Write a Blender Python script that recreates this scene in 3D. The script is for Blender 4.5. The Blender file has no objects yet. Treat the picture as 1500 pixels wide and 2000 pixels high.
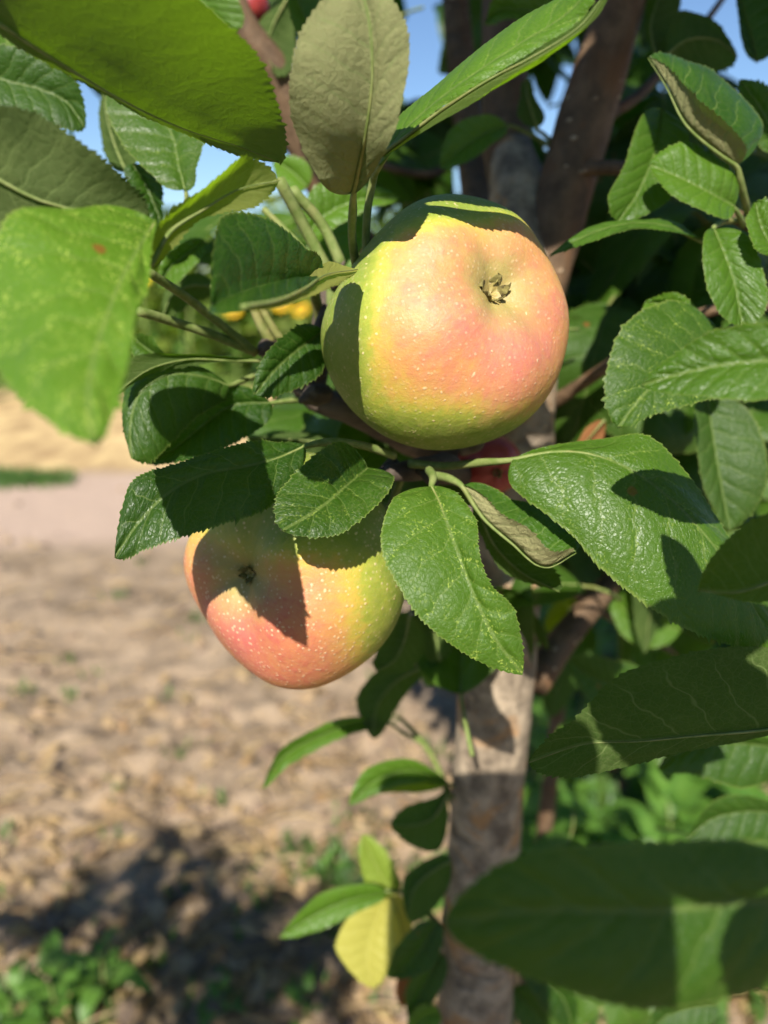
import bpy, bmesh, math, random
import numpy as np
from mathutils import Vector, Matrix, noise as mnoise

S = bpy.context.scene
C = S.collection
rng = random.Random(7)
nrng = np.random.RandomState(7)

# ------------------------------------------------------------------ camera
CAM_H = 1.0
PITCH = math.radians(17.0)          # looking down
FPX = 26.0 / 36.0 * 2000.0          # focal length in photo pixels
cam_d = bpy.data.cameras.new('camera')
cam = bpy.data.objects.new('camera', cam_d)
C.objects.link(cam)
cam.location = (0, 0, CAM_H)
cam.rotation_euler = (math.pi / 2 - PITCH, 0, 0)
cam_d.sensor_fit = 'VERTICAL'
cam_d.sensor_height = 36.0
cam_d.lens = 26.0
cam_d.clip_start = 0.01
cam_d.clip_end = 1000
cam_d.dof.use_dof = True
cam_d.dof.focus_distance = 0.207
cam_d.dof.aperture_fstop = 7.0
S.camera = cam

# ------------------------------------------------------------------ sky, sun, exposure
SUN = Vector((-0.15, -0.753, 0.648)).normalized()     # towards the sun
elev = math.asin(SUN.z)
azim = math.atan2(SUN.x, SUN.y)
world = bpy.data.worlds.new('World')
S.world = world
world.use_nodes = True
wn = world.node_tree
bg = wn.nodes['Background']
sky = wn.nodes.new('ShaderNodeTexSky')
sky.sky_type = 'NISHITA'
sky.sun_disc = False
sky.sun_elevation = elev
sky.sun_rotation = azim % (2 * math.pi)
sky.air_density = 1.0
sky.dust_density = 0.0
sky.ozone_density = 5.0
wn.links.new(sky.outputs[0], bg.inputs[0])
bg.inputs[1].default_value = 0.068
sl = bpy.data.lights.new('sun', 'SUN')
sl.energy = 5.0
sl.angle = math.radians(0.5)
sl.color = (1.0, 0.945, 0.85)
so = bpy.data.objects.new('sun', sl)
C.objects.link(so)
so.rotation_euler = SUN.to_track_quat('Z', 'Y').to_euler()
so.location = (0, -3, 5)
S.view_settings.view_transform = 'Standard'
S.view_settings.look = 'None'
S.view_settings.gamma = 1
S.view_settings.use_curve_mapping = False
S.view_settings.exposure = 1.05
S.cycles.use_denoising = True
S.cycles.max_bounces = 5
S.cycles.diffuse_bounces = 3
S.cycles.glossy_bounces = 2
S.cycles.transmission_bounces = 4
S.cycles.use_adaptive_sampling = True
S.cycles.adaptive_threshold = 0.02
S.cycles.transparent_max_bounces = 8

# ------------------------------------------------------------------ view geometry helpers
FWD = np.array([0, math.cos(PITCH), -math.sin(PITCH)])
UP = np.array([0, math.sin(PITCH), math.cos(PITCH)])
RIGHT = np.array([1.0, 0, 0])
CAMP = np.array([0, 0, CAM_H])


def P(px, py, d):
    """the point of the place seen at photo pixel (px, py), d metres along the view axis"""
    return CAMP + RIGHT * ((px - 750) / FPX * d) + UP * (-(py - 1000) / FPX * d) + FWD * d


def ground_at(px, py):
    r = RIGHT * ((px - 750) / FPX) + UP * (-(py - 1000) / FPX) + FWD
    t = -CAM_H / r[2]
    p = CAMP + r * t
    return p[0], p[1]


def project(p):
    q = np.asarray(p) - CAMP
    d = q @ FWD
    return 750 + FPX * (q @ RIGHT) / d, 1000 - FPX * (q @ UP) / d, d


# ------------------------------------------------------------------ node helper
class NT:
    def __init__(self, name):
        self.mat = bpy.data.materials.new(name)
        self.mat.use_nodes = True
        self.t = self.mat.node_tree
        self.t.nodes.clear()
        self.out = self.t.nodes.new('ShaderNodeOutputMaterial')

    def put(self, sock, v):
        if isinstance(v, bpy.types.NodeSocket):
            self.t.links.new(v, sock)
        elif isinstance(v, (tuple, list)):
            v = tuple(v)
            sock.default_value = v + (1,) if (sock.type == 'RGBA' and len(v) == 3) else v
        else:
            sock.default_value = v

    def node(self, kind, ins=None, **kw):
        n = self.t.nodes.new(kind)
        for k, v in kw.items():
            setattr(n, k, v)
        for k, v in (ins or {}).items():
            self.put(n.inputs[k], v)
        return n

    def m(self, op, a, b=0.0, c=None, clamp=False):
        n = self.t.nodes.new('ShaderNodeMath')
        n.operation = op
        n.use_clamp = clamp
        self.put(n.inputs[0], a)
        if op not in ('ABSOLUTE', 'FRACT', 'SINE', 'SQRT'):
            self.put(n.inputs[1], b)
        if c is not None:
            self.put(n.inputs[2], c)
        return n.outputs[0]

    def ramp(self, v, a, b, lo=0.0, hi=1.0, smooth=True):
        n = self.node('ShaderNodeMapRange', interpolation_type='SMOOTHSTEP' if smooth else 'LINEAR')
        for i, x in enumerate((v, a, b, lo, hi)):
            self.put(n.inputs[i], x)
        return n.outputs[0]

    def mix(self, f, a, b, mode='MIX'):
        n = self.node('ShaderNodeMix', data_type='RGBA', blend_type=mode)
        self.put(n.inputs[0], f)
        self.put(n.inputs[6], a)
        self.put(n.inputs[7], b)
        return n.outputs[2]

    def noise(self, vec, scale, detail=3.0, rough=0.55, dist=0.0):
        n = self.node('ShaderNodeTexNoise', {'Scale': scale, 'Detail': detail, 'Roughness': rough, 'Distortion': dist})
        if vec is not None:
            self.put(n.inputs['Vector'], vec)
        return n.outputs[0]

    def voro(self, vec, scale, feature='F1', out=0):
        n = self.node('ShaderNodeTexVoronoi', {'Scale': scale}, feature=feature)
        if vec is not None:
            self.put(n.inputs['Vector'], vec)
        return n.outputs[out]

    def attr(self, name, kind='OBJECT'):
        return self.node('ShaderNodeAttribute', attribute_type=kind, attribute_name=name).outputs['Fac']

    def uv(self, name):
        return self.node('ShaderNodeUVMap', uv_map=name).outputs[0]

    def sep(self, v):
        return self.node('ShaderNodeSeparateXYZ', {0: v}).outputs

    def comb(self, x=0.0, y=0.0, z=0.0):
        return self.node('ShaderNodeCombineXYZ', {0: x, 1: y, 2: z}).outputs[0]

    def vm(self, op, a, b=None, s=None):
        n = self.node('ShaderNodeVectorMath', operation=op)
        self.put(n.inputs[0], a)
        if b is not None:
            self.put(n.inputs[1], b)
        if s is not None:
            self.put(n.inputs['Scale'], s)
        return n.outputs['Value'] if op in ('DOT_PRODUCT', 'LENGTH') else n.outputs[0]

    def bump(self, h, strength=0.4, dist=0.001):
        return self.node('ShaderNodeBump', {'Height': h, 'Strength': strength, 'Distance': dist}).outputs[0]

    def princ(self, col, rough, normal=None, spec=0.5, **extra):
        n = self.node('ShaderNodeBsdfPrincipled')
        self.put(n.inputs['Base Color'], col)
        self.put(n.inputs['Roughness'], rough)
        self.put(n.inputs['Specular IOR Level'], spec)
        if normal is not None:
            self.put(n.inputs['Normal'], normal)
        for k, v in extra.items():
            self.put(n.inputs[k], v)
        return n.outputs[0]

    def done(self, shader):
        self.t.links.new(shader, self.out.inputs[0])
        return self.mat

    def ocoord(self):
        return self.node('ShaderNodeTexCoord').outputs['Object']

    def rand(self):
        return self.node('ShaderNodeObjectInfo').outputs['Random']


# ------------------------------------------------------------------ materials
def make_leaf_mat():
    n = NT('apple_leaf')
    t, w, _ = n.sep(n.uv('uv'))
    met = n.uv('met')
    mx, my, _ = n.sep(met)
    rnd = n.rand()
    seed = n.m('MULTIPLY', rnd, 37.0)
    metr = n.vm('ADD', met, n.comb(seed, seed, 0.0))
    sgn = n.m('SUBTRACT', n.m('MULTIPLY', w, 2.0), 1.0)
    a = n.m('ABSOLUTE', sgn)
    side = n.m('GREATER_THAN', sgn, 0.0)
    nz = n.noise(metr, 0.9, 2.0)
    a2 = n.m('MULTIPLY', a, a)
    q = n.m('MULTIPLY', t, 8.0)
    q = n.m('SUBTRACT', q, n.m('MULTIPLY', a, 1.75))
    q = n.m('ADD', q, n.m('MULTIPLY', a2, 0.55))
    q = n.m('ADD', q, n.m('MULTIPLY', nz, 0.9))
    q = n.m('ADD', q, n.m('MULTIPLY', side, 0.45))
    f = n.m('ABSOLUTE', n.m('SUBTRACT', n.m('FRACT', q), 0.5))
    thin = n.m('SUBTRACT', 0.065, n.m('MULTIPLY', a, 0.04))
    lat = n.ramp(f, 0.0, thin, 1.0, 0.0)
    lat = n.m('MULTIPLY', lat, n.ramp(a, 0.72, 1.0, 1.0, 0.15))
    latw = n.ramp(f, 0.0, 0.30, 1.0, 0.0)
    mid = n.ramp(n.m('ABSOLUTE', my), 0.02, 0.075, 1.0, 0.0)
    midw = n.ramp(n.m('ABSOLUTE', my), 0.02, 0.22, 1.0, 0.0)
    mdist = n.vm('ADD', metr, n.vm('SCALE', n.node('ShaderNodeTexNoise', {'Vector': metr, 'Scale': 3.0}).outputs['Color'], s=0.18))
    ret = n.voro(mdist, 3.6, 'DISTANCE_TO_EDGE')
    retl = n.ramp(ret, 0.0, 0.07, 1.0, 0.0)
    ret2 = n.ramp(n.voro(mdist, 9.0, 'DISTANCE_TO_EDGE'), 0.0, 0.10, 1.0, 0.0)
    vein = n.m('MAXIMUM', mid, n.m('MULTIPLY', lat, 0.85))
    vein = n.m('MAXIMUM', vein, n.m('MULTIPLY', retl, 0.28))
    vein = n.m('MAXIMUM', vein, n.m('MULTIPLY', ret2, 0.13))
    # colours
    big = n.noise(metr, 0.55, 4.0, 0.6)
    fine = n.noise(metr, 14.0, 3.0, 0.7)
    top = n.mix(n.ramp(big, 0.3, 0.7), (0.009, 0.036, 0.003), (0.021, 0.064, 0.004))
    top = n.mix(n.ramp(rnd, 0.0, 1.0, 0.0, 0.55), top, (0.036, 0.084, 0.007))
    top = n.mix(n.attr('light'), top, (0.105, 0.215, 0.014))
    top = n.mix(n.m('MULTIPLY', vein, 0.55), top, (0.16, 0.22, 0.055))
    # pale stippling that feeds along the veins
    sp = n.ramp(n.noise(mdist, 13.0, 3.0, 0.6), 0.545, 0.64)
    patch = n.ramp(n.noise(metr, 1.6, 3.0, 0.6), 0.40, 0.60)
    near = n.m('ADD', 0.35, n.m('MULTIPLY', n.m('MAXIMUM', latw, midw), 0.9))
    spm = n.m('MULTIPLY', n.m('MULTIPLY', sp, patch), n.m('MULTIPLY', near, n.attr('speckle')), clamp=True)
    top = n.mix(n.m('MULTIPLY', spm, 0.8), top, (0.36, 0.46, 0.08))
    dustm = n.m('MULTIPLY', n.ramp(fine, 0.45, 0.75), n.m('MULTIPLY', n.ramp(a, 0.2, 1.0, 0.25, 1.0), n.attr('dust')))
    top = n.mix(dustm, top, (0.24, 0.25, 0.13))
    blm = n.ramp(n.voro(n.vm('ADD', mdist, n.comb(3.3, 1.7, 0)), 0.42), 0.05, 0.085, 1.0, 0.0)
    top = n.mix(n.m('MULTIPLY', blm, 0.85), top, (0.20, 0.075, 0.018))
    und = n.mix(n.ramp(big, 0.3, 0.7), (0.030, 0.062, 0.011), (0.052, 0.086, 0.018))
    und = n.mix(n.attr('felt'), und, (0.31, 0.29, 0.14))
    und = n.mix(n.m('MULTIPLY', vein, 0.75), und, (0.17, 0.23, 0.075))
    und = n.mix(n.m('MULTIPLY', n.ramp(fine, 0.3, 0.8), 0.20), und, (0.17, 0.17, 0.08))
    yel = n.attr('yellow')
    top = n.mix(yel, top, (0.52, 0.47, 0.10))
    und = n.mix(yel, und, (0.50, 0.47, 0.13))
    brn = n.attr('brown')
    top = n.mix(brn, top, (0.21, 0.085, 0.03))
    und = n.mix(brn, und, (0.26, 0.115, 0.045))
    edge = n.m('MULTIPLY', n.ramp(a, 0.955, 1.0), 0.55)
    top = n.mix(edge, top, (0.20, 0.25, 0.055))
    back = n.node('ShaderNodeNewGeometry').outputs['Backfacing']
    col = n.mix(back, top, und)
    # relief: blade puffs up between sunken veins
    h = n.m('SUBTRACT', 1.0, n.m('ADD', n.m('MULTIPLY', latw, 0.62), n.m('MULTIPLY', midw, 0.8)))
    h = n.m('SUBTRACT', h, n.m('MULTIPLY', n.ramp(ret, 0.0, 0.25, 1.0, 0.0), 0.24))
    h = n.m('SUBTRACT', h, n.m('MULTIPLY', ret2, 0.16))
    h = n.m('ADD', h, n.m('MULTIPLY', fine, 0.16))
    h = n.m('ADD', h, n.m('MULTIPLY', n.noise(metr, 2.4, 2.0, 0.5), 0.35))
    hh = n.node('ShaderNodeMix', {0: back, 2: h, 3: n.m('ADD', n.m('SUBTRACT', 1.0, n.m('MULTIPLY', h, 0.9)), n.m('ADD', n.m('MULTIPLY', n.noise(metr, 45.0, 2.0, 0.8), 0.5), n.m('MULTIPLY', n.noise(mdist, 2.4, 5.0, 0.65), n.m('MULTIPLY', n.attr('felt'), 2.2))))}, data_type='FLOAT').outputs[0]
    nor = n.bump(hh, n.m('ADD', 0.44, n.m('MULTIPLY', n.m('MULTIPLY', n.attr('felt'), back), 0.45)), 0.0009)
    rough = n.m('ADD', n.m('MULTIPLY', back, 0.40), n.m('ADD', n.ramp(n.m('FRACT', n.m('MULTIPLY', rnd, 7.3)), 0.0, 1.0, 0.27, 0.40), n.m('MULTIPLY', fine, 0.14)))
    rough = n.m('ADD', rough, n.m('MULTIPLY', dustm, 0.3))
    spec = n.m('SUBTRACT', 0.28, n.m('MULTIPLY', back, 0.18))
    pr = n.princ(col, rough, nor, spec)
    tc = n.mix(n.ramp(rnd, 0.0, 1.0, 0.0, 0.4), (0.065, 0.20, 0.005), (0.12, 0.26, 0.007))
    tc = n.mix(n.m('MULTIPLY', vein, 0.45), tc, (0.07, 0.13, 0.006))
    tc = n.mix(yel, tc, (0.60, 0.55, 0.06))
    tc = n.mix(brn, tc, (0.30, 0.10, 0.02))
    tc = n.mix(n.attr('glow'), tc, (0.30, 0.50, 0.008))
    tr = n.node('ShaderNodeBsdfTranslucent', {'Color': tc, 'Normal': nor}).outputs[0]
    fac = n.m('ADD', 0.36, n.m('MULTIPLY', n.attr('glow'), 0.25))
    fac = n.m('SUBTRACT', fac, n.m('MULTIPLY', n.attr('felt'), 0.2))
    ms = n.node('ShaderNodeMixShader', {0: fac, 1: pr, 2: tr})
    return n.done(ms.outputs[0])


def make_petiole_mat():
    n = NT('leaf_stalk')
    oc = n.ocoord()
    nz = n.noise(oc, 300.0, 3.0)
    col = n.mix(n.ramp(nz, 0.3, 0.7), (0.10, 0.145, 0.030), (0.17, 0.20, 0.065))
    col = n.mix(n.m('MULTIPLY', n.ramp(n.noise(oc, 45.0), 0.5, 0.75), 0.3), col, (0.28, 0.14, 0.07))
    return n.done(n.princ(col, 0.65, n.bump(nz, 0.5, 0.0006), 0.25))


def make_bark(name, dark, light, patch, lent=0.6):
    n = NT(name)
    oc = n.ocoord()
    x, y, z = n.sep(oc)
    st = n.comb(x, y, n.m('MULTIPLY', z, 0.8))
    n1 = n.noise(st, 90.0, 6.0, 0.65)
    n2 = n.noise(oc, 28.0, 4.0, 0.6, 0.6)
    n3 = n.noise(n.comb(x, y, n.m('MULTIPLY', z, 3.2)), 20.0, 5.0, 0.65)
    col = n.mix(n.ramp(n1, 0.3, 0.72), dark, light)
    col = n.mix(n.m('MULTIPLY', n.ramp(n2, 0.52, 0.64), 0.85), col, patch)
    crack = n.ramp(n3, 0.60, 0.70)
    col = n.mix(n.m('MULTIPLY', crack, 0.55), col, (0.045, 0.036, 0.028))
    lv = n.comb(n.m('MULTIPLY', x, 0.7), n.m('MULTIPLY', y, 0.7), n.m('MULTIPLY', z, 1.3))
    ln = n.ramp(n.voro(lv, 130.0), 0.12, 0.22, 1.0, 0.0)
    ln = n.m('MULTIPLY', ln, n.ramp(n.noise(oc, 60.0), 0.45, 0.6))
    col = n.mix(n.m('MULTIPLY', ln, lent), col, (0.46, 0.34, 0.22))
    h = n.m('ADD', n.m('MULTIPLY', n1, 1.0), n.m('ADD', n.m('MULTIPLY', ln, 0.8), n.m('MULTIPLY', crack, -0.7)))
    return n.done(n.princ(col, 0.72, n.bump(h, 0.75, 0.002), 0.3))


def make_apple_mat(name, R, bdir, pinkdir, shift, gain, fleck, greens):
    """skin: green ground colour, yellow and orange flush on the sunny side, pink blush, pale lenticels and waxy bloom"""
    n = NT(name)
    p = n.vm('SCALE', n.ocoord(), s=1.0 / R)
    x, y, z = n.sep(p)
    rho = n.m('MAXIMUM', n.m('SQRT', n.m('ADD', n.m('MULTIPLY', x, x), n.m('MULTIPLY', y, y))), 0.05)
    ux, uy = n.m('DIVIDE', x, rho), n.m('DIVIDE', y, rho)
    lon = n.comb(n.m('MULTIPLY', ux, 7.0), n.m('MULTIPLY', uy, 7.0), n.m('MULTIPLY', z, 1.1))
    streak = n.noise(lon, 1.6, 5.0, 0.7)
    blot = n.noise(p, 2.1, 4.0, 0.62)
    mott = n.noise(p, 11.0, 4.0, 0.65)
    dn = n.vm('NORMALIZE', p)
    s = n.m('MULTIPLY', n.vm('DOT_PRODUCT', dn, tuple(bdir)), gain)
    s = n.m('ADD', s, n.m('MULTIPLY', n.m('SUBTRACT', blot, 0.5), 0.75))
    s = n.m('ADD', s, n.m('MULTIPLY', n.m('SUBTRACT', streak, 0.5), 0.28))
    s = n.m('ADD', s, n.m('MULTIPLY', n.m('SUBTRACT', mott, 0.5), 0.75))
    s = n.m('ADD', s, shift)
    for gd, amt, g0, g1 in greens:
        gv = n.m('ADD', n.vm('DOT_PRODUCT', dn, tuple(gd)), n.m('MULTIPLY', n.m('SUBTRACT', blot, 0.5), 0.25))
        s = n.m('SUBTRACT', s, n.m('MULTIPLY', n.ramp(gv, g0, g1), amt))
    cr = n.node('ShaderNodeValToRGB', {0: n.ramp(s, -1.0, 1.2, 0.0, 1.0, False)})
    el = cr.color_ramp.elements
    el[0].position, el[0].color = 0.22, (0.165, 0.215, 0.026, 1)
    el[1].position, el[1].color = 0.98, (0.42, 0.092, 0.070, 1)
    for pos, c in ((0.40, (0.27, 0.29, 0.036)), (0.51, (0.42, 0.30, 0.050)), (0.64, (0.46, 0.235, 0.070)), (0.84, (0.455, 0.165, 0.078))):
        e = el.new(pos)
        e.color = c + (1,)
    col = cr.outputs[0]
    pk = n.vm('DOT_PRODUCT', dn, tuple(pinkdir))
    pk = n.m('ADD', pk, n.m('MULTIPLY', n.m('SUBTRACT', blot, 0.5), 0.9))
    pk = n.m('ADD', pk, n.m('MULTIPLY', n.m('SUBTRACT', streak, 0.5), 0.30))
    col = n.mix(n.m('MULTIPLY', n.ramp(pk, 0.66, 1.16), 0.72), col, (0.46, 0.135, 0.115))
    # russet-green in the calyx basin, downy grey right at the eye
    col = n.mix(n.m('MULTIPLY', n.ramp(n.m('ADD', rho, n.m('MULTIPLY', n.m('SUBTRACT', mott, 0.5), 0.20)), 0.12, 0.55, 1.0, 0.0), n.m('MULTIPLY', n.m('GREATER_THAN', z, 0.0), 0.72)), col, (0.22, 0.245, 0.062))
    # lenticels
    warp = n.vm('ADD', p, n.vm('SCALE', n.node('ShaderNodeTexNoise', {'Vector': p, 'Scale': 6.0}).outputs['Color'], s=0.12))
    stretch = n.comb(n.m('MULTIPLY', ux, n.m('MULTIPLY', rho, 1.0)), n.m('MULTIPLY', uy, rho), n.m('MULTIPLY', z, 0.8))
    l1 = n.voro(n.vm('ADD', stretch, n.vm('SUBTRACT', warp, p)), 11.0)
    l2 = n.voro(n.vm('ADD', p, (3.1, 1.2, 0.4)), 21.0)
    keep = n.ramp(n.noise(p, 7.0, 2.0), 0.38, 0.56)
    lt = n.m('MULTIPLY', n.ramp(l1, 0.06, 0.16, 1.0, 0.0), keep)
    lt = n.m('MAXIMUM', lt, n.m('MULTIPLY', n.ramp(l2, 0.12, 0.33, 1.0, 0.0), n.m('MULTIPLY', n.ramp(mott, 0.36, 0.56), fleck)))
    col = n.mix(n.m('MULTIPLY', lt, 0.68), col, (0.60, 0.46, 0.28))
    # bloom
    bl = n.m('MULTIPLY', n.ramp(n.noise(n.vm('ADD', p, n.vm('SCALE', lon, s=0.12)), 9.0, 5.0, 0.75), 0.42, 0.75), 0.16)
    col = n.mix(bl, col, (0.55, 0.39, 0.21))
    h = n.m('ADD', n.m('MULTIPLY', lt, 0.5), n.m('ADD', n.m('MULTIPLY', n.noise(p, 60.0, 2.0), 0.25), n.m('MULTIPLY', mott, 1.2)))
    rough = n.m('ADD', 0.42, n.m('MULTIPLY', n.noise(p, 22.0, 3.0), 0.22))
    return n.done(n.princ(col, rough, n.bump(h, 0.28, 0.0011), 0.34, **{'Subsurface Weight': 0.18, 'Subsurface Radius': (1.0, 0.5, 0.2), 'Subsurface Scale': 0.003}))


def make_simple(name, c1, c2, scale, rough=0.8, spec=0.25, bump=0.4, trans=None, bdist=0.001):
    n = NT(name)
    oc = n.ocoord()
    nz = n.noise(oc, scale, 4.0, 0.6)
    col = n.mix(n.ramp(nz, 0.3, 0.7), c1, c2)
    col = n.mix(n.ramp(n.rand(), 0, 1, 0, 0.35), col, c2)
    sh = n.princ(col, rough, n.bump(nz, bump, bdist), spec)
    if trans:
        tr = n.node('ShaderNodeBsdfTranslucent', {'Color': trans}).outputs[0]
        sh = n.node('ShaderNodeMixShader', {0: 0.35, 1: sh, 2: tr}).outputs[0]
    return n.done(sh)


def make_varied(name, cols, rough=0.85, trans=None, spec=0.2):
    """colour by a random value stored per piece in the face attribute 'pick'"""
    n = NT(name)
    pick = n.attr('pick', 'GEOMETRY')
    cr = n.node('ShaderNodeValToRGB', {0: pick})
    el = cr.color_ramp.elements
    el[0].position, el[0].color = 0, cols[0] + (1,)
    el[1].position, el[1].color = 1, cols[-1] + (1,)
    for i, c in enumerate(cols[1:-1]):
        e = el.new((i + 1) / (len(cols) - 1))
        e.color = c + (1,)
    nz = n.noise(n.ocoord(), 120.0, 3.0)
    col = n.mix(n.m('MULTIPLY', nz, 0.35), cr.outputs[0], (0.05, 0.04, 0.03))
    sh = n.princ(col, rough, n.bump(nz, 0.5, 0.002), spec)
    if trans:
        tr = n.node('ShaderNodeBsdfTranslucent', {'Color': trans}).outputs[0]
        sh = n.node('ShaderNodeMixShader', {0: 0.38, 1: sh, 2: tr}).outputs[0]
    return n.done(sh)


def make_ground_mat():
    n = NT('soil')
    oc = n.ocoord()
    x, y, z = n.sep(oc)
    n1 = n.noise(oc, 7.0, 6.0, 0.65)
    n2 = n.noise(oc, 55.0, 5.0, 0.7)
    n3 = n.noise(oc, 1.1, 3.0, 0.6)
    col = n.mix(n.ramp(n1, 0.3, 0.7), (0.155, 0.114, 0.077), (0.295, 0.222, 0.152))
    col = n.mix(n.m('MULTIPLY', n.ramp(n2, 0.5, 0.72), 0.5), col, (0.47, 0.34, 0.19))
    col = n.mix(n.m('MULTIPLY', n.ramp(n2, 0.28, 0.42, 1.0, 0.0), 0.5), col, (0.12, 0.09, 0.07))
    yy = n.m('ADD', y, n.m('MULTIPLY', n.m('SUBTRACT', n3, 0.5), 0.5))
    # trodden path, then mown straw, then green beyond
    path = n.m('MULTIPLY', n.ramp(yy, 2.7, 3.05), n.ramp(yy, 3.95, 4.15, 1.0, 0.0))
    col = n.mix(n.m('MULTIPLY', path, 0.85), col, n.mix(n2, (0.36, 0.265, 0.205), (0.46, 0.34, 0.265)))
    straw = n.ramp(yy, 3.95, 4.2)
    col = n.mix(straw, col, n.mix(n.ramp(n.noise(n.comb(x, n.m('MULTIPLY', y, .5), z), 5.0, 6.0, 0.7), 0.35, 0.65), (0.56, 0.41, 0.20), (0.30, 0.20, 0.10)))
    green = n.ramp(yy, 7.2, 8.0)
    col = n.mix(green, col, n.mix(n.noise(oc, 3.0, 5.0), (0.06, 0.11, 0.02), (0.13, 0.18, 0.035)))
    h = n.m('ADD', n.m('MULTIPLY', n1, 1.0), n.m('MULTIPLY', n2, 0.35))
    return n.done(n.princ(col, 0.95, n.bump(h, 0.8, 0.02), 0.1))


LEAF = make_leaf_mat()
STALK = make_petiole_mat()
BARK = make_bark('trunk_bark', (0.105, 0.080, 0.056), (0.36, 0.285, 0.200), (0.33, 0.175, 0.070), 0.6)
LIMB = make_bark('limb_bark', (0.060, 0.036, 0.019), (0.145, 0.090, 0.050), (0.11, 0.055, 0.024), 0.85)
SPUR = make_bark('spur_bark', (0.035, 0.024, 0.018), (0.10, 0.075, 0.055), (0.16, 0.12, 0.09), 0.3)
SOIL = make_ground_mat()
CLOD = make_varied('soil_clod', [(0.15, 0.106, 0.075), (0.21, 0.15, 0.105), (0.27, 0.195, 0.135), (0.40, 0.28, 0.15)], 0.95, None, 0.1)
STRAW = make_varied('dry_straw', [(0.45, 0.31, 0.15), (0.60, 0.45, 0.26), (0.36, 0.22, 0.11), (0.52, 0.39, 0.18)], 0.7, (0.5, 0.35, 0.1))
WEED = make_varied('weed_leaf', [(0.030, 0.085, 0.012), (0.055, 0.14, 0.018), (0.10, 0.19, 0.030), (0.075, 0.17, 0.055)], 0.5, (0.15, 0.33, 0.02), 0.4)
WLEAF = make_simple('broad_weed_leaf', (0.045, 0.120, 0.016), (0.10, 0.20, 0.028), 40.0, 0.5, 0.4, 0.3, (0.16, 0.34, 0.02))
WSTEM = make_simple('weed_stem', (0.10, 0.15, 0.03), (0.17, 0.20, 0.06), 60.0, 0.7)
PETAL = make_simple('sunflower_petal', (0.75, 0.42, 0.01), (0.85, 0.55, 0.02), 30.0, 0.7, 0.2, 0.2, (0.8, 0.45, 0.01))
DISC = make_simple('sunflower_disc', (0.10, 0.05, 0.015), (0.22, 0.12, 0.03), 150.0, 0.9)
SEPAL = make_simple('dry_sepal', (0.040, 0.026, 0.012), (0.22, 0.19, 0.06), 420.0, 0.8, 0.2, 0.6)
REDSKIN = make_simple('small_red_apple_skin', (0.22, 0.020, 0.022), (0.32, 0.045, 0.035), 90.0, 0.4, 0.4, 0.1)
HEDGE = make_varied('far_green', [(0.06, 0.11, 0.016), (0.11, 0.18, 0.025), (0.20, 0.26, 0.035)], 0.6, (0.22, 0.34, 0.02))


# ------------------------------------------------------------------ mesh helpers
def new_mesh(name, verts, faces, mat, smooth=True):
    me = bpy.data.meshes.new(name)
    me.from_pydata([tuple(map(float, v)) for v in verts], [], faces)
    if mat is not None:
        me.materials.append(mat)
    if smooth:
        me.polygons.foreach_set('use_smooth', [True] * len(me.polygons))
    me.update()
    return me


def link(name, data, parent=None, **props):
    o = bpy.data.objects.new(name, data)
    C.objects.link(o)
    if parent is not None:
        o.parent = parent
    for k, v in props.items():
        o[k] = v
    return o


def thing(name, loc, label, cat, group=None):
    o = bpy.data.objects.new(name, None)
    C.objects.link(o)
    o.location = loc
    o.empty_display_size = 0.05
    o['label'] = label
    o['category'] = cat
    if group:
        o['group'] = group
    return o


def hermite(pts, ts, t):
    """smooth interpolation through pts at parameters ts"""
    pts = np.asarray(pts, float)
    ts = np.asarray(ts, float)
    k = len(pts)
    m = np.zeros_like(pts)
    for i in range(k):
        if i == 0:
            m[i] = (pts[1] - pts[0]) / (ts[1] - ts[0])
        elif i == k - 1:
            m[i] = (pts[-1] - pts[-2]) / (ts[-1] - ts[-2])
        else:
            a = (pts[i] - pts[i - 1]) / (ts[i] - ts[i - 1])
            b = (pts[i + 1] - pts[i]) / (ts[i + 1] - ts[i])
            w = (ts[i] - ts[i - 1]) / (ts[i + 1] - ts[i - 1])
            m[i] = a * (1 - w) + b * w
    t = np.asarray(t, float)
    idx = np.clip(np.searchsorted(ts, t, side='right') - 1, 0, k - 2)
    h = (ts[idx + 1] - ts[idx])
    u = (t - ts[idx]) / h
    u = u[:, None]
    h = h[:, None]
    return ((2 * u**3 - 3 * u**2 + 1) * pts[idx] + (u**3 - 2 * u**2 + u) * h * m[idx]
            + (-2 * u**3 + 3 * u**2) * pts[idx + 1] + (u**3 - u**2) * h * m[idx + 1])


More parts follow.
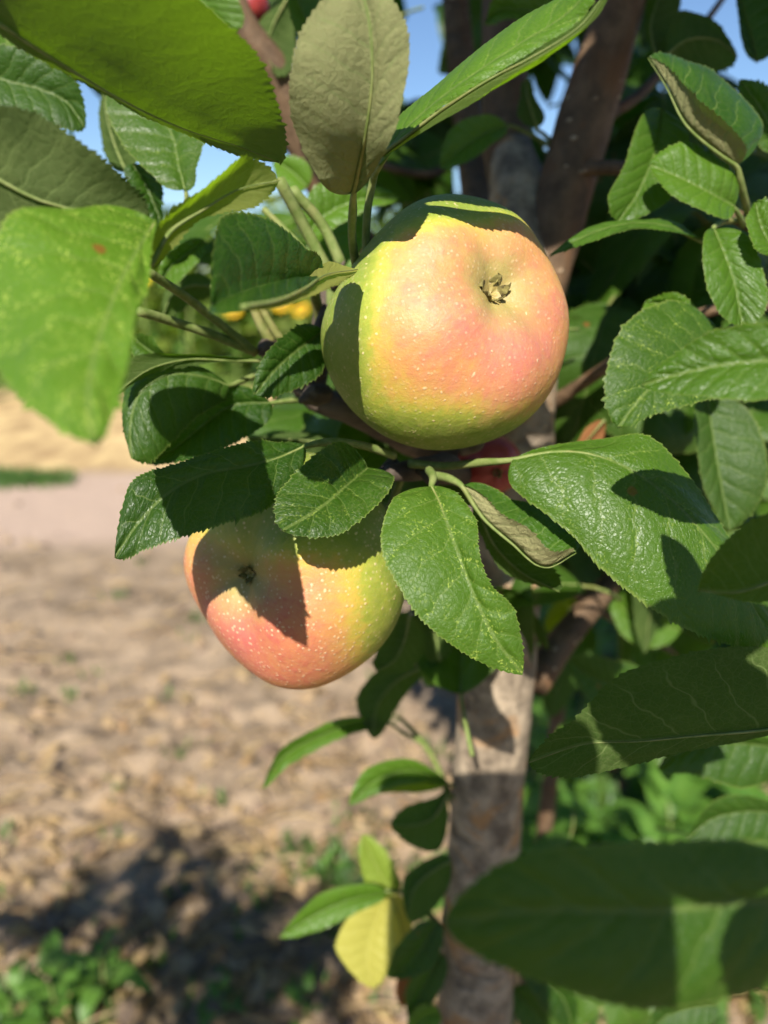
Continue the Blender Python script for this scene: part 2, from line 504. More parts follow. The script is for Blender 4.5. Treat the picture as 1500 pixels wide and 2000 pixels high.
def tube_geo(pts, radii, seg=8, res=5, cap=True, jitter=0.0, seed=0):
    """verts and quads of a smooth tapered tube through pts"""
    pts = np.asarray(pts, float)
    ts = np.concatenate([[0], np.cumsum(np.linalg.norm(np.diff(pts, axis=0), axis=1))])
    nn = (len(pts) - 1) * res + 1
    t = np.linspace(0, ts[-1], nn)
    c = hermite(pts, ts, t)
    r = np.interp(t, ts, radii)
    tan = np.gradient(c, axis=0)
    tan /= np.linalg.norm(tan, axis=1)[:, None] + 1e-12
    ref = np.array([0.3, 0.9, 0.2]) if abs(tan[0] @ np.array([0.3, 0.9, 0.2])) < 0.85 else np.array([1.0, 0, 0])
    verts, faces = [], []
    u = np.cross(tan[0], ref)
    u /= np.linalg.norm(u)
    for i in range(nn):
        u = u - tan[i] * (u @ tan[i])
        u /= np.linalg.norm(u)
        v = np.cross(tan[i], u)
        for s in range(seg):
            a = 2 * math.pi * s / seg
            rr = r[i]
            if jitter:
                q = c[i] + r[i] * (math.cos(a) * u + math.sin(a) * v)
                rr *= 1 + jitter * (mnoise.noise(Vector(q * 38 + seed)) + 0.6 * mnoise.noise(Vector(q * 95 + seed)))
            verts.append(c[i] + rr * (math.cos(a) * u + math.sin(a) * v))
    for i in range(nn - 1):
        for s in range(seg):
            s2 = (s + 1) % seg
            faces.append((i * seg + s, i * seg + s2, (i + 1) * seg + s2, (i + 1) * seg + s))
    if cap:
        b = len(verts)
        verts.append(c[0])
        verts.append(c[-1] + tan[-1] * r[-1] * 0.5)
        for s in range(seg):
            s2 = (s + 1) % seg
            faces.append((s2, s, b))
            faces.append(((nn - 1) * seg + s, (nn - 1) * seg + s2, b + 1))
    return verts, faces


def join_geo(parts):
    V, F = [], []
    for v, f in parts:
        o = len(V)
        V.extend(v)
        F.extend([tuple(i + o for i in q) for q in f])
    return V, F


def tube(name, pts, radii, mat, parent=None, seg=10, res=5, jitter=0.0, seed=0, origin=None):
    v, f = tube_geo(pts, radii, seg, res, True, jitter, seed)
    if origin is None:
        origin = np.zeros(3)
    me = new_mesh(name, [p - origin for p in v], f, mat)
    o = link(name, me, parent)
    o.location = origin
    return o


def loft(Mp, Lp, Rp, nv=8, teeth=30, amp=0.0011, bulge=0.08, wave=0.0006, seed=0, mid_r=0.0007, per=4):
    """leaf blade: Mp midrib points base->tip, Lp / Rp side points at the interior ones; returns verts, faces, uv, met"""
    Mp = np.asarray(Mp, float)
    ts = np.concatenate([[0], np.cumsum(np.linalg.norm(np.diff(Mp, axis=0), axis=1))])
    length = ts[-1]
    ts = ts / length
    nu = teeth * per
    t = np.linspace(0, 1, nu + 1)
    t = t + 0.035 * np.sin(2 * np.pi * t) * -1          # denser at both ends
    t = (t - t[0]) / (t[-1] - t[0])
    M = hermite(Mp, ts, t)
    w0 = lambda x: np.clip(x, 0, 1)**0.55 * np.clip(1 - x, 0, 1)**0.72
    T = np.gradient(M, axis=0)
    T /= np.linalg.norm(T, axis=1)[:, None] + 1e-12

    def side(Q):
        Q = np.asarray(Q, float)
        E = (Q - Mp[1:-1]) / w0(ts[1:-1])[:, None]
        if len(E) == 1:
            G = np.repeat(E, nu + 1, axis=0)
        else:
            tt = np.clip(t, ts[1], ts[-2])
            G = hermite(E, ts[1:-1], tt)
        return G * w0(t)[:, None]
    EL, ER = side(Lp), side(Rp)
    N = np.cross(ER - EL, T)
    ln = np.linalg.norm(N, axis=1)
    N = N / (ln[:, None] + 1e-9)
    N[0], N[-1] = N[1], N[-2]
    cols = np.linspace(-1, 1, 2 * nv + 1)
    cols = np.sign(cols) * np.abs(cols)**0.85
    ph = (t * teeth) % 1.0
    saw = ph * np.where(t < 0.10, t / 0.10, 1) * np.where(t > 0.985, 0.2, 1)
    saw2 = ((t * teeth + 0.37) % 1.0) * np.where(t < 0.10, t / 0.10, 1) * np.where(t > 0.985, 0.2, 1)
    tjit = np.array([0.35 + 1.1 * abs(mnoise.noise(Vector((k * 0.9 + seed, 0.2, seed)))) * 1.6 for k in np.floor(t * teeth)])
    verts = np.zeros((nu + 1, len(cols), 3))
    met = np.zeros((nu + 1, len(cols), 2))
    uv = np.zeros((nu + 1, len(cols), 2))
    for j, c in enumerate(cols):
        E = EL if c < 0 else ER
        a = abs(c)
        wl = np.linalg.norm(E, axis=1)
        n2 = np.cross(E if c > 0 else -E, T)
        n2 = n2 / (np.linalg.norm(n2, axis=1)[:, None] + 1e-9)
        n2[0], n2[-1] = n2[1], n2[-2]
        p = M + E * a + n2 * (bulge * 4 * a * (1 - a) * wl)[:, None]
        # quilted relief between lateral veins and soft edge waves
        q = t * 8 - 1.75 * a + 0.55 * a * a + (0.45 if c > 0 else 0)
        quilt = np.abs(np.sin(np.pi * q)) * np.sin(np.pi * min(a * 1.05, 1)) * 0.00022 * min(1.0, length / 0.06)
        wv = np.array([mnoise.noise(Vector((x * 3.2 + seed * 1.7, c * 1.3, seed * 0.31))) for x in t]) * wave * a * a * 3.0
        p = p + n2 * (quilt + wv)[:, None]
        if a > 0.985:
            ed = E / (wl[:, None] + 1e-9)
            s = (saw if c < 0 else saw2) * tjit * np.minimum(1, wl / 0.004)
            p = p + ed * (amp * (s - 0.3))[:, None] + T * (amp * 0.6 * s)[:, None]
        verts[:, j] = p
        met[:, j, 0] = t * length * 100
        met[:, j, 1] = np.sign(c) * a * wl * 100
        uv[:, j, 0] = t
        uv[:, j, 1] = (c + 1) / 2
    k = len(cols)
    faces = []
    for i in range(nu):
        for j in range(k - 1):
            faces.append((i * k + j, i * k + j + 1, (i + 1) * k + j + 1, (i + 1) * k + j))
    return verts.reshape(-1, 3), faces, uv.reshape(-1, 2), met.reshape(-1, 2), M, N


def leaf_mesh(name, verts, faces, uv, met, mat=None):
    me = new_mesh(name, verts, faces, mat or LEAF)
    li = np.zeros(len(me.loops), dtype=np.int32)
    me.loops.foreach_get('vertex_index', li)
    for nm, arr in (('uv', uv), ('met', met)):
        l = me.uv_layers.new(name=nm)
        l.data.foreach_set('uv', np.asarray(arr)[li].astype(np.float32).ravel())
    return me


# ------------------------------------------------------------------ the ground
def gheight(x, y):
    v = Vector((x, y, 0))
    near = math.exp(-((y - 1.2) / 3.0)**2)
    tread = 1.0 if y < 2.7 else 0.35
    h = 0.028 * mnoise.fractal(v * 3.1, 1.0, 2.0, 4) + 0.026 * mnoise.noise(v * 15.0) + 0.017 * mnoise.noise(v * 38.0)
    return h * tread * (0.2 + 0.8 * near) - 0.01


def build_ground():
    N = 320
    u = np.linspace(-1, 1, N)
    g = 0.26 * np.sinh(7.0 * u) / 1.0
    gx = g
    gy = g + 1.4
    verts = [(x, y, gheight(x, y) if abs(x) < 12 and abs(y) < 14 else -0.01) for y in gy for x in gx]
    faces = [(j * N + i, j * N + i + 1, (j + 1) * N + i + 1, (j + 1) * N + i) for j in range(N - 1) for i in range(N - 1)]
    link('ground', new_mesh('ground', verts, faces, SOIL), None, kind='structure')


def set_pick(me, vals):
    a = me.attributes.new('pick', 'FLOAT', 'FACE')
    a.data.foreach_set('value', np.asarray(vals, np.float32))


def ico():
    bm = bmesh.new()
    bmesh.ops.create_icosphere(bm, subdivisions=1, radius=1)
    v = np.array([w.co[:] for w in bm.verts])
    f = [tuple(w.index for w in q.verts) for q in bm.faces]
    bm.free()
    return v, f


def leaf_mass(n, fn, size):
    V, F, K = [], [], []
    for _ in range(n):
        c = np.array(fn())
        a = Vector((rng.gauss(0, 1), rng.gauss(0, 1), rng.gauss(0, .6))).normalized()
        b = a.cross(Vector((rng.gauss(0, 1), rng.gauss(0, 1), rng.gauss(0, 1)))).normalized()
        s = size * rng.uniform(.6, 1.4)
        a, b = np.array(a) * s, np.array(b) * s * .45
        o = len(V)
        V += [c - a, c + b, c + a, c - b]
        F += [(o, o + 1, o + 2, o + 3)]
        K.append(rng.random())
    return V, F, K


def build_litter():
    iv, jf = ico()
    V, F, K = [], [], []
    for k in range(2600):
        px, py = rng.uniform(-120, 1600), 860 + 1250 * rng.random()**0.8
        x, y = ground_at(px, py)
        if y > 4.2 or (2.8 < y and rng.random() < 0.75):
            continue
        s = 0.003 + 0.026 * rng.random()**4.0
        rot = Matrix.Rotation(rng.random() * 6.28, 3, 'Z') @ Matrix.Rotation(rng.random() * 6.28, 3, 'X')
        m = np.array(rot) * (s * np.array([1, rng.uniform(.6, 1.1), rng.uniform(.5, .9)]))
        jit = 1 + 0.7 * (nrng.rand(len(iv), 1) - 0.5)
        p = (iv * jit) @ m.T + np.array([x, y, gheight(x, y) - s * 0.15])
        o = len(V)
        V.extend(p)
        F.extend([tuple(i + o for i in q) for q in jf])
        K.extend([rng.random()] * len(jf))
    me = new_mesh('soil_clods', V, F, CLOD, True)
    set_pick(me, K)
    me.polygons.foreach_set('use_smooth', [False] * len(me.polygons))
    link('soil_clods', me, None, kind='stuff', label='crumbs and clods of dry soil scattered on the ground', category='soil')
    # straw stalks and dry leaf flakes
    V, F, K = [], [], []
    for k in range(2300):
        px, py = rng.uniform(-120, 1500), 800 + 1250 * rng.random()**0.75
        x, y = ground_at(px, py)
        if y > 7 or (3.0 < y < 4.0 and rng.random() < 0.8):
            continue
        a = rng.random() * 6.28
        flake = rng.random() < 0.30
        L, W = (rng.uniform(.012, .03), rng.uniform(.006, .013)) if flake else (rng.uniform(.02, .07), rng.uniform(.0008, .0018))
        d = np.array([math.cos(a), math.sin(a), rng.uniform(-.25, .35)])
        w = np.array([-math.sin(a), math.cos(a), rng.uniform(-.4, .4)]) * W
        c = np.array([x, y, gheight(x, y) + 0.006 + 0.01 * rng.random()])
        o = len(V)
        bow = np.array([0, 0, rng.uniform(0.1, 0.35) * L])
        V += [c - d * L, c + w + bow * .6, c - w + bow * .6, c + d * L, c + bow]
        F += [(o, o + 1, o + 4), (o, o + 4, o + 2), (o + 1, o + 3, o + 4), (o + 4, o + 3, o + 2)]
        K += [rng.random()] * 4
    me = new_mesh('straw_litter', V, F, STRAW, False)
    set_pick(me, K)
    link('straw_litter', me, None, kind='stuff', label='bits of straw and dry leaf lying on the soil', category='litter')


def blades(name, spots, h, mat, label, cat, per=1, w=0.004):
    V, F, K = [], [], []
    for x, y in spots:
        for _ in range(per):
            a = rng.random() * 6.28
            hh = h * rng.uniform(.5, 1.2)
            d = np.array([math.cos(a), math.sin(a), 0])
            n = np.array([-math.sin(a), math.cos(a), 0]) * w * rng.uniform(.6, 1.3)
            b = np.array([x + rng.uniform(-.02, .02), y + rng.uniform(-.02, .02), -0.005])
            up = np.array([0, 0, hh])
            o = len(V)
            V += [b - n, b + n, b + up * .6 + d * hh * .2 + n * .8, b + up * .6 + d * hh * .2 - n * .8, b + up + d * hh * .55]
            F += [(o, o + 1, o + 2, o + 3), (o + 3, o + 2, o + 4)]
            K += [rng.random()] * 2
    me = new_mesh(name, V, F, mat, False)
    set_pick(me, K)
    link(name, me, None, kind='stuff', label=label, category=cat)


build_ground()
build_litter()

# a strip of grass on the path at the left
sp = []
for _ in range(2600):
    px, py = rng.gauss(-40, 95), rng.gauss(936, 7)
    if px < 150:
        sp.append(ground_at(px, py))
blades('grass', sp, 0.05, WEED, 'low strip of green grass on the trodden path', 'grass', 1, 0.005)
# seedlings on the bare soil
sp = []
for _ in range(48):
    px, py = rng.uniform(0, 860), rng.uniform(1050, 1990)
    x, y = ground_at(px, py)
    sp += [(x + rng.gauss(0, .012), y + rng.gauss(0, .012)) for _ in range(7)]
for _ in range(30):
    px, py = rng.gauss(640, 80), rng.gauss(1710, 60)
    x, y = ground_at(px, py)
    sp += [(x + rng.gauss(0, .012), y + rng.gauss(0, .012)) for _ in range(9)]
for _ in range(50):
    px, py = rng.gauss(-20, 130), rng.gauss(1990, 45)
    x, y = ground_at(px, py)
    sp += [(x + rng.gauss(0, .012), y + rng.gauss(0, .012)) for _ in range(8)]
blades('seedling_sprouts', sp, 0.028, WEED, 'tiny green seedlings sprouting from the bare soil', 'seedlings', 1, 0.005)

# ------------------------------------------------------------------ the apple tree
TREE_X, TREE_Y = 0.061, 0.355
tree = thing('apple_tree', (TREE_X, TREE_Y, 0.0), 'young apple tree with grey forked trunk and glossy serrated leaves', 'apple tree')
T0 = np.array([TREE_X, TREE_Y, 0.0])


def tpart(name, pts, radii, mat, **kw):
    """a woody part of the tree, its points given in the place"""
    return tube(name, [np.asarray(p) - T0 for p in pts], radii, mat, tree, **kw)


def PP(*pts):
    return [P(*p) for p in pts]


FORK = P(1018, 470, 0.385)
tpart('trunk', [(TREE_X - .004, TREE_Y + .012, -0.03), (TREE_X - .002, TREE_Y, .25), P(929, 1960, .462), P(946, 1620, .428), P(968, 1350, .402), P(995, 1000, .385), P(1012, 700, .375), FORK, P(1012, 370, .390), P(993, 285, .3995)],
      [.034, .026, .0232, .0203, .0202, .0198, .0200, .0188, .0150, .0118], BARK, seg=40, res=14, jitter=0.055, seed=3)
tpart('limb', [P(1040, 640, .38), P(1075, 480, .378), P(1132, 270, .37), P(1190, 80, .36), P(1260, -220, .35), P(1330, -600, .36)], [.011, .0145, .0140, .0125, .0115, .009], LIMB, seg=28, res=10, jitter=0.05, seed=8)
tpart('limb', [P(1010, 430, .386), P(990, 280, .40), P(985, 100, .405), P(978, -80, .41), P(950, -500, .42)], [.012, .0128, .0122, .0112, .009], LIMB, seg=28, res=10, jitter=0.05, seed=11)
tpart('limb', [P(960, 560, .40), P(935, 380, .45), P(910, 200, .47), P(893, 40, .48), P(880, -300, .48)], [.0110, .0105, .0098, .009, .008], LIMB, seg=22, res=8, jitter=0.05, seed=14)
tpart('branch', [P(1040, 1330, .405), P(1085, 1270, .42), P(1140, 1200, .43), P(1200, 1130, .45), P(1330, 1010, .50)], [.010, .0085, .0078, .0065, .004], LIMB, seg=16, res=6, jitter=0.05, seed=16)
# old branch crossing the top left towards the trunk
tpart('branch', [P(960, 700, .43), P(800, 560, .42), P(640, 390, .40), P(585, 270, .385), P(545, 150, .37), P(480, 60, .36), P(430, -60, .35)], [.009, .0085, .008, .0085, .0085, .0075, .006], LIMB, seg=16, res=7, jitter=0.10, seed=21)
# fruiting spurs behind the two big apples
HUB = P(610, 610, .268)
tpart('fruiting_spur', [P(930, 900, .40), P(800, 860, .31), P(680, 800, .285), P(610, 770, .283), P(560, 700, .279), P(512, 678, .272)], [.006, .0055, .005, .0055, .005, .0035], SPUR, seg=12, res=6, jitter=0.25, seed=31)
tpart('fruiting_spur', [P(610, 775, .285), P(625, 690, .282), P(640, 600, .276), P(655, 545, .272)], [.005, .0045, .005, .003], SPUR, seg=12, res=6, jitter=0.25, seed=33)
tpart('fruiting_spur', [P(985, 980, .39), P(900, 925, .31), P(830, 915, .27), P(760, 925, .258)], [.006, .006, .0055, .003], SPUR, seg=12, res=6, jitter=0.3, seed=35)
# twigs carrying the leaves at the right
tpart('twig', [P(1115, 330, .37), P(1230, 330, .34), P(1350, 380, .31), P(1440, 425, .29), P(1530, 470, .285), P(1620, 480, .28)], [.0038, .003, .0026, .0028, .0026, .002], LIMB, seg=10, res=5, seed=41)
tpart('twig', [P(1060, 800, .385), P(1180, 720, .35), P(1300, 640, .33), P(1420, 600, .31), P(1560, 600, .29)], [.0038, .003, .0026, .0024, .002], LIMB, seg=10, res=5, seed=43)
tpart('twig', [P(1150, 240, .365), P(1230, 200, .38), P(1300, 130, .40), P(1380, 40, .42), P(1450, -60, .44)], [.0035, .0028, .0024, .002, .0016], LIMB, seg=10, res=5, seed=45)
tpart('twig', [P(900, 300, .46), P(840, 340, .44), P(770, 330, .43), P(700, 300, .43), P(620, 250, .42)], [.003, .0026, .0022, .002, .0015], LIMB, seg=10, res=5, seed=47)
tpart('twig', [P(930, 1700, .44), P(880, 1560, .43), P(830, 1455, .425), P(780, 1400, .42)], [.003, .0022, .0018, .001], STALK, seg=8, res=5, seed=49)
tpart('twig', [P(925, 1880, .455), P(850, 1800, .44), P(800, 1745, .435), P(752, 1740, .43)], [.003, .002, .0016, .001], STALK, seg=8, res=5, seed=50)
tpart('twig', [P(1040, 1080, .40), P(1150, 1180, .50), P(1290, 1260, .56), P(1450, 1340, .60)], [.003, .0026, .002, .0012], LIMB, seg=8, res=5, seed=52)

LEAVES = []


def hero(M, L, R, face='top', fold=None, teeth=30, amp=0.0011, bulge=0.07, wave=0.0007, stalk=None, sr=0.0011, label=None, res=8, **props):
    """one leaf from its midrib (px, py, depth) and side points (px, py, depth offset)"""
    k = len(LEAVES) + 1
    if fold is None:
        fold = -0.004 if face == 'top' else 0.004
    Mp = np.array([P(*m) for m in M])

    def sidepts(Q):
        return np.array([P(q[0], q[1], M[i + 1][2] + (q[2] if len(q) > 2 else fold)) for i, q in enumerate(Q)])
    Lp, Rp = sidepts(L), sidepts(R)
    i = (len(M) - 2) // 2
    T = Mp[i + 2] - Mp[i]
    nrm = np.cross(Mp[i + 1] - Lp[i], T)
    toward = (nrm @ (CAMP - Mp[i + 1])) > 0
    if toward != (face == 'top'):
        Lp, Rp = Rp, Lp
    v, f, uv, met, Mc, Nc = loft(Mp, Lp, Rp, res, teeth, amp, bulge, wave, k * 3.7)
    org = Mp[0]
    me = leaf_mesh('leaf', v - org, f, uv, met)
    o = link('leaf', me, tree)
    o.location = org - T0
    for kk, vv in props.items():
        o[kk] = float(vv)
    if label:
        o['label'] = label
    # stalk and raised midrib on the underside, one piece
    st = [P(*s) for s in (stalk or [])]
    idx = [int(x) for x in np.linspace(0, len(Mc) - 1, 14)]
    rib = [Mc[j] - Nc[j] * 0.00055 for j in idx]
    pts = st[::-1] + rib if st else rib
    rad = [sr * 1.15] + [sr] * (len(st) - 1) if st else []
    rad += [max(0.00014, sr * 0.62 * (1 - q / 13.0)**1.1) for q in range(14)]
    tv, tf = tube_geo(pts, rad, 7, 3)
    s = link('leaf_stalk', new_mesh('leaf_stalk', [p - org for p in tv], tf, STALK), o)
    LEAVES.append(o)
    return o


# --- upper left, nearest the camera
hero([(-160, -90, .154), (0, 42, .163), (120, 120, .172), (260, 203, .181), (380, 256, .190), (470, 284, .197), (547, 316, .202)],
     [(90, -200, -.034), (300, -70, -.034), (430, 42, -.028), (516, 135, -.018), (551, 232, -.008)],
     [(-4, 72, .003), (115, 140, .003), (252, 214, .003), (372, 270, .003), (462, 304, .002)],
     'under', teeth=48, amp=.0010, wave=.0012, glow=.45, felt=.35, label='big leaf showing its olive underside, tip beside the fuzzy upright leaf')
hero([(302, 436, .165), (275, 478, .155), (240, 540, .145), (208, 620, .133), (180, 710, .123), (173, 790, .115), (183, 866, .110)],
     [(150, 396, .000), (25, 418, .004), (-22, 560, .006), (-15, 705, .004), (70, 800, .001)],
     [(298, 490, -.001), (288, 548, -.001), (276, 620, -.001), (256, 710, 0), (226, 795, 0)],
     'top', teeth=34, amp=.0010, wave=.002, light=.75, speckle=2.2, bulge=.04, label='big light green leaf hanging nearest the camera with pale flecks')
hero([(292, 520, .165), (330, 455, .169), (395, 408, .174), (470, 368, .180), (545, 352, .184)],
     [(312, 430, -.003), (398, 366, -.004), (476, 302, -.004)],
     [(334, 488, -.001), (400, 428, .001), (500, 405, .002)],
     'under', teeth=24, amp=.0012, glow=.85, yellow=.22, label='yellow-green curled leaf with sun shining through it')
hero([(-90, 300, .158), (0, 352, .162), (70, 388, .165), (150, 410, .168), (225, 424, .171), (291, 428, .174)],
     [(20, 206, -.006), (95, 236, -.006), (190, 300, -.006), (257, 360, -.003)],
     [(-10, 470, .004), (60, 510, .004), (150, 505, .004), (220, 460, .002)],
     'under', teeth=34, felt=.1)
hero([(-70, 130, .262), (20, 160, .264), (80, 175, .266), (130, 200, .268), (165, 250, .27)],
     [(25, 90), (95, 110), (155, 165)], [(10, 240), (70, 250), (120, 245)], 'top', teeth=24)
hero([(362, 372, .262), (349, 322, .264), (336, 262, .267), (300, 212, .270), (245, 165, .275)],
     [(302, 346), (243, 290), (206, 212)], [(388, 335), (398, 275), (370, 200)], 'top', teeth=24, light=.2, speckle=.3, dust=.6,
     stalk=[(366, 395, .264), (375, 430, .27)], label='glossy leaf in front of blue sky at the upper left')
hero([(246, 335, .30), (222, 275, .302), (208, 220, .304), (205, 150, .306)], [(205, 300), (193, 220)], [(262, 290), (245, 220)], 'under', teeth=18)
hero([(258, 320, .275), (282, 355, .277), (300, 395, .278), (318, 440, .28)], [(246, 350), (262, 400)], [(308, 345), (318, 390)], 'top', teeth=16)
hero([(330, -60, .30), (370, -20, .30), (410, 20, .30), (455, 64, .30)], [(345, 10), (390, 50)], [(440, -40), (470, 10)], 'top', teeth=18, light=.55)
hero([(640, 110, .31), (610, 60, .31), (585, 10, .31), (570, -60, .31)], [(590, 85), (562, 20)], [(690, 70), (672, 5)], 'top', teeth=22, light=.3, dust=.3)
hero([(560, 0, .36), (530, 60, .36), (520, 100, .36), (545, 150, .36)], [(505, 50), (500, 90)], [(575, 60), (580, 110)], 'under', teeth=18)
# --- top centre: woolly leaf and the long bright one
hero([(690, 374, .202), (700, 325, .193), (716, 250, .182), (727, 150, .175), (722, 50, .171), (700, -40, .170)],
     [(622, 348, -.004), (572, 240, -.006), (567, 130, -.006), (600, 40, -.004)],
     [(738, 322, -.003), (772, 250, -.005), (796, 110, -.005), (780, 20, -.003)],
     'under', teeth=30, amp=.0006, felt=.62, wave=.0012, bulge=-.12, stalk=[(689, 410, .209), (687, 450, .216), (697, 530, .235)], sr=.0013,
     label='fuzzy olive leaf standing upright above the upper big apple')
hero([(738, 325, .207), (765, 282, .203), (835, 212, .196), (920, 148, .189), (1020, 82, .186), (1105, 28, .181), (1185, -60, .172)],
     [(758, 266, .008), (820, 198, .012), (905, 125, .015), (1000, 52, .016), (1080, 2, .015)],
     [(774, 290, -.002), (850, 222, -.002), (938, 162, -.003), (1045, 100, -.003), (1130, 42, -.003)],
     'top', teeth=34, light=.65, speckle=.4, stalk=[(728, 355, .218), (718, 410, .222), (715, 500, .232)], sr=.0012,
     label='long bright green leaf reaching up to the right above the big apple')
hero([(748, 305, .202), (790, 275, .197), (870, 215, .188), (960, 158, .182), (1060, 105, .177), (1150, 40, .174), (1190, -20, .172)],
     [(775, 283, .001), (850, 222, .001), (938, 162, .001), (1045, 100, .001), (1128, 44, .001)],
     [(792, 272, -.004), (875, 222, -.005), (965, 168, -.006), (1078, 106, -.006), (1160, 32, -.005)],
     'under', teeth=30, glow=.55)
# --- cluster at the left of the upper apple
hero([(618, 541, .202), (560, 548, .186), (500, 563, .172), (450, 582, .160), (408, 602, .150)],
     [(596, 488, .008), (525, 424, .010), (430, 424, .008)], [(585, 570, -.020), (530, 594, -.020), (455, 606, -.016)], 'top', teeth=34, bulge=.06, dust=.1)
hero([(474, 606, .143), (545, 592, .155), (590, 572, .166), (638, 540, .185), (697, 530, .203)],
     [(540, 585, .016), (588, 556, .022), (644, 516, .024)], [(548, 598, .001), (598, 584, .001), (654, 560, .002)], 'under', teeth=22, glow=.8, yellow=.5,
     label='narrow yellow-green leaf edge touching the upper big apple')
hero([(592, 470, .30), (628, 428, .30), (690, 395, .302), (780, 385, .305)], [(606, 374), (660, 350)], [(640, 448), (710, 410)], 'top', teeth=22, light=.6)
hero([(600, 365, .35), (575, 340, .35), (555, 325, .35), (535, 310, .35)], [(560, 372), (540, 350)], [(600, 318), (575, 305)], 'top', teeth=16, light=.8)
hero([(640, 560, .32), (640, 480, .32), (650, 430, .32), (700, 390, .32)], [(600, 490), (610, 440)], [(700, 500), (715, 450)], 'top', teeth=18, light=.75)
hero([(400, 470, .30), (360, 500, .30), (335, 520, .30), (310, 560, .30)], [(350, 478), (322, 500)], [(378, 520), (352, 550)], 'top', teeth=16, light=.5)
hero([(420, 560, .31), (370, 560, .31), (335, 580, .31), (318, 620, .31)], [(375, 535), (330, 555)], [(380, 590), (345, 610)], 'under', teeth=16)
# bare stalks radiating from the spur
for pts, r in ((((648, 545, .270), (598, 450, .262), (545, 352, .250)), .0021), (((668, 520, .268), (630, 440, .263), (570, 370, .255)), .0019),
               (((500, 690, .272), (440, 640, .262), (370, 585, .248), (285, 528, .228)), .0015), (((490, 684, .272), (420, 655, .262), (350, 632, .252), (270, 607, .238)), .0016),
               (((530, 670, .274), (505, 625, .27), (492, 585, .268)), .0018), (((560, 680, .274), (530, 635, .27), (505, 590, .268)), .0014),
               (((630, 640, .272), (618, 590, .262), (610, 545, .246)), .0019), (((645, 640, .276), (600, 500, .285), (515, 408, .29)), .0012),
               (((650, 560, .27), (648, 600, .272), (640, 660, .275)), .0022)):
    tpart('leaf_stalk', PP(*pts), [r * 1.15] * 1 + [r] * (len(pts) - 1), STALK, seg=9, res=6, jitter=0.05)
hero([(510, 703, .262), (440, 702, .257), (365, 702, .250), (290, 722, .243), (226, 768, .238)],
     [(430, 694, -.003), (330, 690, -.004), (252, 700, -.003)], [(440, 708, 0), (368, 716, .001), (285, 738, .001)], 'under', teeth=24, glow=.25)
hero([(330, 705, .27), (300, 690, .27), (275, 672, .27), (255, 655, .27)], [(290, 705), (262, 690)], [(305, 668), (285, 650)], 'top', teeth=14, light=.2)
hero([(445, 752, .262), (400, 736, .256), (330, 732, .250), (276, 765, .246), (255, 830, .244), (258, 896, .244)],
     [(395, 716, .002), (305, 712, .002), (249, 752, .003), (241, 830, .003)], [(425, 790, .004), (380, 820, .004), (340, 860, .004), (310, 890, .002)], 'top', teeth=28, bulge=.12,
     stalk=[(470, 745, .268), (510, 728, .276)], label='dark drooping leaf with bluish shine, left of the upper big apple')
hero([(528, 786, .272), (455, 792, .268), (385, 840, .263), (335, 880, .260), (285, 905, .258)],
     [(440, 752), (360, 772), (315, 850)], [(490, 850), (420, 880), (350, 905)], 'top', teeth=24, stalk=[(570, 782, .278), (605, 780, .284)])
hero([(628, 648, .250), (585, 680, .243), (538, 722, .237), (497, 770, .233)], [(575, 640, -.003), (517, 690, -.003)], [(622, 735, .001), (562, 765, .001)], 'top', teeth=20, bulge=.14)
hero([(700, 890, .30), (640, 868, .30), (560, 858, .30), (485, 856, .30)], [(630, 850), (560, 846)], [(640, 900), (550, 890)], 'under', teeth=18)
# --- the middle whorl
hero([(592, 872, .226), (545, 893, .221), (480, 911, .215), (400, 926, .209), (330, 962, .204), (270, 1022, .200), (224, 1089, .197)],
     [(552, 861, .002), (492, 863, .003), (402, 887, .003), (322, 911, .002), (252, 946, .001)],
     [(580, 927, -.001), (528, 987, -.003), (440, 1020, -.004), (360, 1049, -.004), (282, 1072, -.002)],
     'top', teeth=50, amp=.0010, dust=.15, stalk=[(640, 863, .231), (700, 868, .240), (770, 890, .252)], sr=.0013,
     label='long dark leaf with sunlit tip covering the top of the lower apple')
hero([(718, 914, .232), (678, 948, .219), (620, 996, .207), (554, 1035, .200)],
     [(648, 866, .002), (546, 960, .002)], [(766, 946, -.002), (668, 1040, -.003)], 'top', teeth=32, amp=.0007, light=.1, speckle=.5, dust=.3,
     label='broad half shaded leaf between the two big apples')
hero([(843, 950, .216), (857, 978, .211), (871, 1016, .206), (900, 1095, .200), (926, 1162, .197), (966, 1245, .196), (1021, 1317, .198)],
     [(768, 972, -.003), (744, 1037, -.004), (768, 1125, -.004), (822, 1207, -.003), (902, 1272, -.001)],
     [(893, 962, -.001), (926, 1006, -.001), (936, 1068, -.002), (957, 1135, -.002), (1006, 1190, -.001)],
     'top', teeth=46, amp=.0008, light=.38, speckle=.9, dust=.08, stalk=[(846, 936, .221), (838, 918, .232)], sr=.0013,
     label='sunlit green leaf in the middle, right of the lower big apple')
hero([(905, 948, .236), (948, 1012, .232), (1000, 1058, .229), (1064, 1106, .227), (1124, 1077, .228)],
     [(995, 978, .008), (1058, 990, .010), (1116, 1040, .007)], [(976, 1000, -.004), (1024, 1026, -.006), (1078, 1078, -.005)],
     'top', teeth=24, felt=1.0, light=.15, bulge=.05, stalk=[(880, 936, .240), (845, 928, .248)], sr=.0014,
     label='folded leaf with a woolly pale underside below the red fruitlet')
hero([(930, 975, .255), (962, 1060, .253), (1010, 1112, .252), (1092, 1156, .252)], [(1000, 1030), (1060, 1080)], [(938, 1050), (985, 1118)], 'under', teeth=20)
